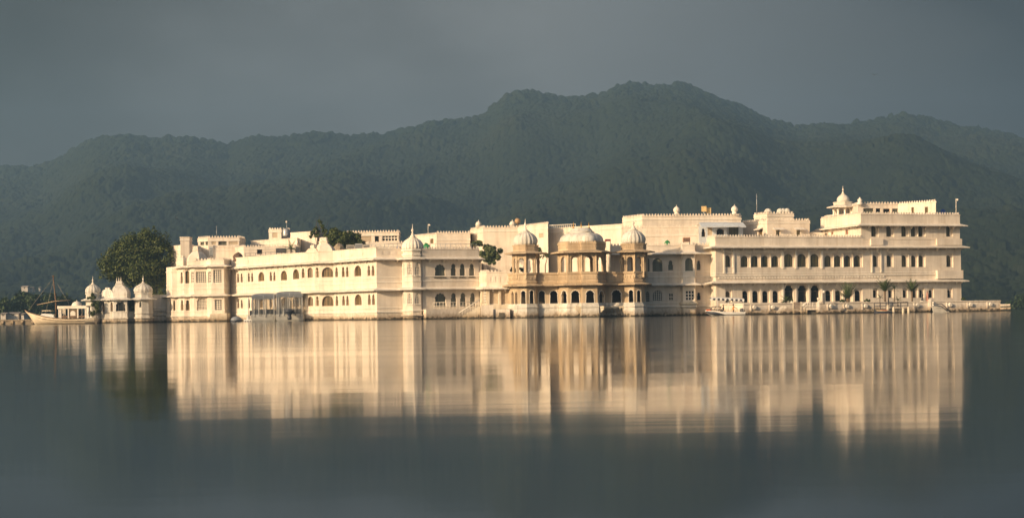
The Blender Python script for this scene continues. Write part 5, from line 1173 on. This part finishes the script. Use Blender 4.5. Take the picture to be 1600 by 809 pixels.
lk_ = [('pelvis', 'belly'), ('belly', 'chest'), ('chest', 'neck'), ('neck', 'head'), ('head', 'crown'), ('head', 'nose'), ('chest', 'ls'), ('ls', 'le'), ('le', 'lw'), ('lw', 'lh'), ('chest', 'rs'), ('rs', 're'), ('re', 'rw'), ('rw', 'rh'), ('pelvis', 'lk'), ('lk', 'la'), ('la', 'lf'), ('pelvis', 'rk'), ('rk', 'ra'), ('ra', 'rf')]
rad = {'pelvis': (.15, .13), 'belly': (.14, .12), 'chest': (.16, .13), 'neck': .06, 'head': .095, 'crown': .07, 'nose': .025, 'ls': .07, 'le': .05, 'lw': .036, 'lh': .04, 'rs': .07, 're': .05, 'rw': .036, 'rh': .04, 'lk': .075, 'la': .045, 'lf': .04, 'rk': .075, 'ra': .045, 'rf': .04}
seat_m = MB(); p_ = W3(1130.5, 486, Ym - .3); seat_m.box(p_.x - .3, p_.x + .3, Ym - .6, Ym + .6, .2, .62); seat_m.build('seat', NAVY, root)
person('person in dark shirt sitting at the wheel of the motor boat', sit, lk_, rad, SKIN, (lambda c: 2 if c.z < .5 else (1 if c.z < 1.0 and c.x > -.36 else 0), [SHIRT, TROU]), (p_.x, Ym - .35, .20))
std = dict(sit); std.update({'pelvis': (0, 0, .90), 'belly': (-.02, 0, 1.08), 'chest': (-.03, 0, 1.32), 'neck': (-.04, 0, 1.49), 'head': (-.06, 0, 1.63), 'crown': (-.06, 0, 1.72), 'nose': (-.16, 0, 1.63),
    'ls': (-.02, -.19, 1.42), 'le': (.22, -.24, 1.24), 'lw': (.42, -.20, 1.10), 'lh': (.50, -.18, 1.05), 'rs': (-.02, .19, 1.42), 're': (-.10, .25, 1.16), 'rw': (-.22, .22, .98), 'rh': (-.27, .2, .92),
    'lk': (-.06, -.11, .48), 'la': (.02, -.11, .08), 'lf': (-.14, -.12, .04), 'rk': (-.05, .11, .48), 'ra': (.03, .11, .08), 'rf': (-.13, .12, .04)})
p_ = W3(1146, 486, Ym)
person('person in orange life vest standing at the stern of the motor boat', std, lk_, rad, SKIN, (lambda c: 2 if c.z < .92 else (1 if c.z < 1.46 and abs(c.y) < .21 and c.x < .12 else 0), [VEST, TROU]), (p_.x, Ym - .25, -.12))

# ------------------------------------------------------------------ roof clutter, poles, jetties, bird
BLUE = simple('blue_tarpaulin', (.03, .09, .32), .5, .2); GREEN = simple('green_tarpaulin', (.03, .22, .07), .5, .2); RED = simple('red_paint', (.45, .06, .04), .6); TERRA = simple('terracotta', (.34, .17, .09), .8)
def heap(px0, px1, pyt, pyb, Y, name, label, cat, mat, seed=1):
    rg = random.Random(seed); c = W3((px0 + px1) / 2, pyb, Y); k = mpp(Y); rx = (px1 - px0) / 2 * k; h = (pyb - pyt) * k
    vs = []; n = 14; rows = [(1, 0), (.95, .3), (.72, .62), (.42, .86), (.12, 1.0)]
    for q, z in rows:
        for i in range(n):
            a = 2 * math.pi * i / n; j = 1 + rg.uniform(-.16, .16); vs.append((c.x + rx * q * j * math.cos(a), c.y + rx * .8 * q * j * math.sin(a), c.z - .6 * (z == 0) + h * z * (1 + rg.uniform(-.08, .08))))
    m = MB(); m.add(vs, [(r * n + i, r * n + (i + 1) % n, (r + 1) * n + (i + 1) % n, (r + 1) * n + i) for r in range(4) for i in range(n)] + [tuple(4 * n + i for i in range(n))])
    return tag(m.build(name, mat), label, cat)
heap(617, 628, 384.5, 392, 268, 'tarpaulin', 'blue tarpaulin bundle on the roof left of the ribbed turret dome', 'tarpaulin', BLUE, 2)
heap(659, 673, 379.5, 390, 268, 'tarpaulin', 'large green tarpaulin mound on the roof right of the ribbed turret dome', 'tarpaulin', GREEN, 3)
heap(1038, 1047, 375.2, 380.5, 269, 'tarpaulin', 'small green tarpaulin heap on the shaded wing roof', 'tarpaulin', GREEN, 4)
heap(1467.5, 1479, 327, 334, 283, 'tarpaulin', 'dark blue tarpaulin bundle on the top right roof beside the lamp pole', 'tarpaulin', BLUE, 5)
heap(519, 540, 380.5, 392, 290, 'rubble_pile', 'brown rubble pile on the roof right of the canted bay dome', 'pile', simple('rubble', (.30, .24, .17), .9, .4, 5), 6)
heap(364, 380, 394, 403, 299.5, 'brushwood_pile', 'dark brushwood pile on the roof corner between lattice wing and sunlit wing', 'pile', simple('brushwood', (.12, .075, .05), .9, .5, 6), 7)
def crate(px0, px1, pyt, pyb, Y, name, label, cat, mat, legs=True, grp=None):
    a, b_ = W3(px0, pyb, Y), W3(px1, pyt, Y); root = thing(name, label, cat, ((a.x + b_.x) / 2, Y, a.z), grp)
    m = MB(); m.box(a.x, b_.x, Y, Y + (b_.x - a.x) * .8, a.z + .12, b_.z); m.build('casing', mat, root)
    g_ = MB(); n_ = 4
    for i in range(n_): z = a.z + .2 + (b_.z - a.z - .3) * i / n_; g_.box(a.x + .06, b_.x - .06, Y - .03, Y + .02, z, z + (b_.z - a.z) * .08)
    g_.build('grille', DARKMETAL, root)
    ft_ = MB(); ft_.box(a.x + .03, a.x + .13, Y + .02, Y + .2, a.z - .8, a.z + .12); ft_.box(b_.x - .13, b_.x - .03, Y + .02, Y + .2, a.z - .8, a.z + .12); ft_.build('feet', DARKMETAL, root)
crate(541, 553, 382.5, 390, 288, 'roof_unit', 'leftmost of the grey air conditioning units under the flat topped tree', 'air conditioner', CONCRETE, grp='air conditioning units on the sunlit wing roof')
crate(554.5, 566, 380.5, 389.5, 287, 'roof_unit', 'tallest grey air conditioning unit under the flat topped tree', 'air conditioner', GREYMETAL, grp='air conditioning units on the sunlit wing roof')
crate(567.5, 577, 381.8, 389, 286, 'roof_unit', 'rightmost grey air conditioning unit beside the roof railing', 'air conditioner', CONCRETE, grp='air conditioning units on the sunlit wing roof')
crate(945.6, 954.4, 373.4, 378, 271, 'red_crate', 'red crate on the wall right of the canted stone dome', 'crate', RED)
crate(1067.6, 1078.4, 371, 379, 270, 'terracotta_crate', 'square terracotta crate on the shaded wing roof left of the porch', 'crate', TERRA)
crate(431, 446, 387.6, 396, 296, 'roof_frame', 'dark grey metal frame box on the roof left of the banana plant', 'frame', DARKMETAL)
crate(327, 332.5, 385, 401, 305, 'roof_cistern', 'grey upright cistern on the roof right of the hexagonal dome', 'cistern', GREYMETAL)
def railing(pxa, pya, pxb, pyb, Ya, Yb_, h, n, label, mat=GREYMETAL):
    a, b_ = W3(pxa, pya, Ya), W3(pxb, pyb, Yb_); root = thing('roof_railing', label, 'railing', (a.x, a.y, a.z - h), 'railings along the palace roofs')
    for i in range(n + 1):
        q = a.lerp(b_, i / n); p_ = MB(); p_.tube([(q.x, q.y, q.z - h - .3), (q.x, q.y, q.z)], .035, 5); p_.build('post', mat, root)
    for k, dz in enumerate((0, -h * .5)): r_ = MB(); r_.tube([(a.x, a.y, a.z + dz), (b_.x, b_.y, b_.z + dz)], .03, 5); r_.build('rail', mat, root)
railing(580, 381.4, 628, 380, 266.5, 266, 1.1, 7, 'grey pipe railing on the roof left of the ribbed turret dome')
railing(672, 380.6, 744, 381, 266.5, 269, 1.1, 9, 'grey pipe railing on the turreted wing roof right of the green tarpaulin')
railing(383, 396, 466, 391.2, 300, 284, 1.0, 10, 'thin pipe railing on the sunlit wing roof left of the canted bay', DARKMETAL)
def pole(px, pyt, pyb, Y, label, head=None, r=.05, mat=GREYMETAL):
    a = W3(px, pyb, Y); b_ = W3(px, pyt, Y); root = thing('lamp_post' if head == 'lamp' else ('antenna_pole' if head is None else 'floodlight_pole'), label, 'pole', tuple(a))
    m = MB(); m.tube([(a.x, a.y, a.z - .5), (a.x, a.y, b_.z)], [r * 1.3, r], 6); m.build('shaft', mat, root)
    h_ = MB()
    if head == 'lamp': h_.lathe((a.x + .25, a.y, b_.z - .35), [(.05, 0), (.16, .05), (.18, .2), (.06, .32)], 10); h_.tube([(a.x, a.y, b_.z - .1), (a.x + .25, a.y, b_.z)], .03, 5)
    elif head == 'flood': h_.box(a.x - .42, a.x + .42, a.y - .12, a.y + .12, b_.z - .45, b_.z + .45)
    elif head == 'globe': h_.lathe((a.x, a.y, b_.z - .1), [(.04, 0), (.16, .08), (.2, .22), (.16, .36), (.04, .43)], 12)
    if h_.v: h_.build('lamp_head', TRIM if head != 'flood' else simple('tan_lamp_glass', (.62, .44, .20), .4), root)
pole(1182.5, 303, 331, 285, 'tall thin antenna pole left of the urns on the awninged block', None, .045)
pole(1494, 310.5, 331, 279.5, 'white lamp post at the right end of the top roof', 'lamp', .05, TRIM)
pole(448, 347.5, 358, 331, 'short pole with round white lamp on the water tower', 'globe', .04)
pole(338.5, 353, 369, 320, 'thin antenna pole on the colonnade roof block', None, .035)
pole(669, 350, 366, 300, 'thin white lamp pole on the oblique roof block', 'lamp', .04, TRIM)
pole(1100, 326.5, 336, 290, 'pole with large square tan floodlight above the porch', 'flood')
pole(1107, 329, 336, 290.5, 'smaller square tan floodlight pole just right of the large one', 'flood')
pole(1287.5, 457, 470, 262.5, 'dark lamp post right of the arched doors', 'globe', .06, DARKMETAL)
pole(1278.7, 468, 480, 261, 'white globe lamp on the floating landing stage', 'globe', .09, TRIM)
pole(1388.2, 452, 471, 266.5, 'plain dark pole between the two tallest palms', None, .06, DARKMETAL)

# floating landing stage with gangway before the arched doors
Yj = 258.5; xj = lambda px: pp(px, Yj).x; zj = lambda py, px=1262: zpx(px, py, Yj)
root = thing('landing_stage', 'cream landing stage on posts with gangway below the arched doors', 'jetty', (xj(1265), Yj, 0))
m = MB(); m.box(xj(1259), xj(1279), Yj, Yj + 2.4, zj(484), zj(481.4)); m.build('platform', TRIM, root)
for px in (1257.5, 1260, 1278.5): q = MB(); q.box(xj(px) - .16, xj(px) + .16, Yj + .05, Yj + .4, -.6, zj(481.4) + .01); q.build('pile', STONEB, root)
m = MB(); m.box(xj(1277), xj(1280.4), Yj - .1, Yj + .3, zj(488), zj(471.6)); m.build('gate_post', TRIM, root)
m = MB(); m.box(xj(1261), xj(1276), Yj + .6, Yj + 2.2, -.3, zj(484.2)); m.build('under_frame', DARKF, root)
m = MB(); A_ = Vector((xj(1251), Yj + .3, zj(481))); B_ = Vector((xj(1263), Yj + .3, zj(471.8)))
for dy in (0, 1.1):
    m.tube([A_ + Vector((0, dy, 0)), B_ + Vector((0, dy, 0))], .11, 6); m.tube([A_ + Vector((0, dy, -.45)), B_ + Vector((0, dy, -.45))], .08, 6)
m.build('stair_rail', TRIM, root)
for i in range(7): q = MB(); p_ = A_.lerp(B_, i / 6); q.box(p_.x - .14, p_.x + .14, Yj + .36, Yj + 1.36, p_.z - .50, p_.z - .40); q.build('step', TRIM, root)
for px in (1262, 1266, 1270, 1276): q = MB(); q.tube([(xj(px), Yj + .1, zj(481.5)), (xj(px), Yj + .1, zj(472.4))], .05, 5); q.build('railing_post', TRIM, root)
m = MB(); m.tube([(xj(1262), Yj + .1, zj(472.4)), (xj(1269), Yj + .1, zj(472.2))], .05, 5); m.build('rail', TRIM, root)
root = thing('gangway', 'white sloping gangway dipping into the water left of the landing stage', 'gangway', (xj(1219), 259, 0))
for k, dx in enumerate((0, 4.2)):
    q = MB(); a, b_ = W3(1212 + dx, 490.5, 258.6), W3(1223.5 + dx, 478.6, 258.6); d_ = (b_ - a); nn = Vector((-d_.z, 0, d_.x)).normalized() * .16
    q.add([a - nn, b_ - nn, b_ + nn, a + nn, a - nn + Vector((0, .16, 0)), b_ - nn + Vector((0, .16, 0)), b_ + nn + Vector((0, .16, 0)), a + nn + Vector((0, .16, 0))], [(0, 1, 2, 3), (7, 6, 5, 4), (0, 4, 5, 1), (1, 5, 6, 2), (2, 6, 7, 3), (3, 7, 4, 0)]); q.build('side_beam', TRIM, root)
q = MB(); a, b_ = W3(1214, 490, 258.9), W3(1225.5, 478.4, 258.9); q.add([a, b_, b_ + Vector((0, 1.2, 0)), a + Vector((0, 1.2, 0)), a - Vector((0, 0, .1)), b_ - Vector((0, 0, .1)), b_ + Vector((0, 1.2, -.1)), a + Vector((0, 1.2, -.1))], [(0, 1, 2, 3), (7, 6, 5, 4), (0, 4, 5, 1), (1, 5, 6, 2), (2, 6, 7, 3), (3, 7, 4, 0)]); q.build('tread_board', CONCRETE, root)
# lattice pontoon gate
root = thing('mesh_gate', 'rusty lattice gate on the terrace edge left of the landing stage', 'gate', (xj(1245), 258.7, 0))
q = MB()
a, b_ = W3(1239.5, 482, 258.7), W3(1251.5, 472.2, 258.7)
for i in range(7):
    t_ = i / 6; xx = a.x + (b_.x - a.x) * t_; q.tube([(xx, 258.7, a.z), (xx, 258.7, b_.z)], .035, 4); zz_ = a.z + (b_.z - a.z) * t_; q.tube([(a.x, 258.7, zz_), (b_.x, 258.7, zz_)], .035, 4)
q.build('lattice', simple('rusty_iron', (.20, .13, .09), .8, .3, 4), root)
for xx in (a.x, b_.x): q = MB(); q.box(xx - .08, xx + .08, 258.6, 258.8, -.5, b_.z + .1); q.build('post', STONEB, root)
# pile jetty with moored launch
Yk = 261.5; xk = lambda px: pp(px, Yk).x; zk = lambda py, px=1395: zpx(px, py, Yk)
root = thing('pile_jetty', 'dark jetty frame with four pale wooden piles under the palms', 'jetty', (xk(1395), Yk, 0))
m = MB(); m.box(xk(1367), xk(1420), Yk + .6, Yk + 2.4, zk(484.5), zk(482)); m.build('deck', DARKF, root)
m = MB(); m.tube([(xk(1367), Yk + .6, zk(472.8)), (xk(1420), Yk + .6, zk(472.4))], .07, 5); m.tube([(xk(1367), Yk + .6, zk(477.8)), (xk(1420), Yk + .6, zk(477.4))], .05, 5); m.build('rail', DARKMETAL, root)
for px in (1367.5, 1377, 1386, 1396, 1409, 1420): q = MB(); q.tube([(xk(px), Yk + .6, -.4), (xk(px), Yk + .6, zk(472))], .07, 6); q.build('railing_post', DARKMETAL, root)
for px, py in ((1387, 477.5), (1396, 480), (1411, 481), (1419.5, 480)): q = MB(); q.tube([(xk(px), Yk, -.8), (xk(px) + .03, Yk, zk(py, px))], [.20, .18], 9); q.tube([(xk(px) + .03, Yk, zk(py, px)), (xk(px) + .03, Yk, zk(py, px) + .12)], [.18, .08], 9); q.build('pile', simple('bleached_pile', (.58, .50, .38), .8, .2, 3), root)
root = thing('launch', 'small dark red and black launch moored at the pile jetty', 'boat', (xk(1378), Yk - .3, 0))
m = MB(); hull(m, [(xk(1366.5), .1, .05, zk(484.2)), (xk(1370), .5, -.25, zk(485)), (xk(1380), .7, -.3, zk(486.2)), (xk(1392), .65, -.25, zk(486))], Yk - .2); m.build('hull', NAVY, root)
m = MB(); m.box(xk(1376), xk(1385), Yk - .65, Yk + .25, zk(486.1), zk(483.6)); m.build('engine_box', simple('rust_red_paint', (.32, .08, .04), .6), root)
m = MB(); m.tube([(xk(1368), Yk - .75, zk(484.6)), (xk(1391), Yk - .8, zk(486))], .07, 6); m.build('gunwale', simple('pale_rub_rail', (.5, .38, .24), .7), root)
# steps beside the gate posts on the terrace
root = thing('sloping_steps', 'grey stone steps with sloping handrail at the terrace right of the gate posts', 'steps', (pp(1468, 268).x, 268, 0))
m = MB(); xa, xb_ = pp(1456, 268).x, pp(1481, 268).x
for i in range(5): m.box(xa, xb_ - (xb_ - xa) * .42 * (i / 4), 267.2 + .18 * i, 269.2, -.3, .15 + .2 * i)
m.build('treads', CONCRETE, root)
m = MB(); m.tube([(xa, 267.15, 1.25), (xa + (xb_ - xa) * .55, 267.15, 1.25), (xb_, 267.15, .25)], .07, 6); m.tube([(xa, 267.15, .95), (xa + (xb_ - xa) * .5, 267.15, .95), (xb_ - .35, 267.15, .15)], .05, 6); m.build('handrail', DARKMETAL, root)
# garden statue and draped parasol on the terrace
root = thing('garden_statue', 'dark slim garden statue on a pale pedestal right of the last fan palm', 'statue', (pp(1441, 270).x, 270, 1.0))
c_ = pp(1441, 270, 1); m = MB(); m.lathe((c_.x, 270, 1.0), [(.3, 0), (.3, .12), (.22, .18), (.22, .62), (.3, .7), (.3, .8)], 8); m.build('pedestal', TRIM, root)
m = MB(); m.lathe((c_.x, 270, 1.8), [(.20, 0), (.17, .3), (.13, .55), (.17, .8), (.19, .95), (.08, 1.06), (.06, 1.12), (.10, 1.2), (.10, 1.32), (.03, 1.42)], 12); m.build('figure', DARKMETAL, root)
root = thing('closed_parasol', 'closed pink parasol on a stand between the last terrace windows', 'parasol', (pp(1449.3, 270.6).x, 270.6, 1.0))
c_ = pp(1449.3, 270.6, 1); m = MB(); m.lathe((c_.x, 270.6, 1.2), [(.05, 0), (.06, .3)], 8); m.build('pole', DARKMETAL, root)
m = MB(); m.lathe((c_.x, 270.6, 1.35), [(.26, 0), (.28, .4), (.24, 1.0), (.17, 1.5), (.07, 1.85), (.02, 1.98)], 24, 12, .25); m.build('canopy', simple('pink_canvas', (.50, .26, .20), .8), root)
# potted plants by the arched doors
for px, lab in ((1232, 'round terracotta pot right of the arching palm'), (1237, 'smaller terracotta pot below the left arched door')):
    c_ = pp(px, 263.2, 1); root = thing('plant_pot', lab, 'pot', (c_.x, 263.2, 1.0)); m = MB(); m.lathe((c_.x, 263.2, 1.0), [(.18, 0), (.28, .3), (.3, .75), (.22, .95), (.26, 1.05)], 12); m.build('pot', TRIM, root); crown('leaves', root, [((c_.x, 263.2, 2.2), (.3, .3, .25))], 120, .09, LEAF, .6)
# soaring bird
pb_ = W3(1367, 117, 420); m = MB(); k = .45
m.add([(pb_.x + x * k, pb_.y + y * k, pb_.z + z * k) for x, y, z in ((0, -.9, 0), (.13, -.3, .06), (.1, .5, .03), (0, 1.1, .02), (-.1, .5, .03), (-.13, -.3, .06), (1.1, -.1, .42), (2.1, .35, .12), (1.0, .4, .36), (-1.1, -.1, .42), (-2.1, .35, .12), (-1.0, .4, .36), (0, 0, -.12), (.25, 1.35, .03), (-.25, 1.35, .03))],
      [(0, 1, 12), (0, 12, 5), (0, 5, 1), (1, 2, 12), (2, 3, 12), (3, 4, 12), (4, 5, 12), (1, 5, 4, 2), (2, 4, 3), (1, 6, 8, 2), (6, 7, 8), (5, 4, 11, 9), (9, 11, 10), (3, 13, 14)])
tag(m.build('bird', DARKMETAL), 'tiny dark bird soaring in the grey sky at upper right', 'bird')
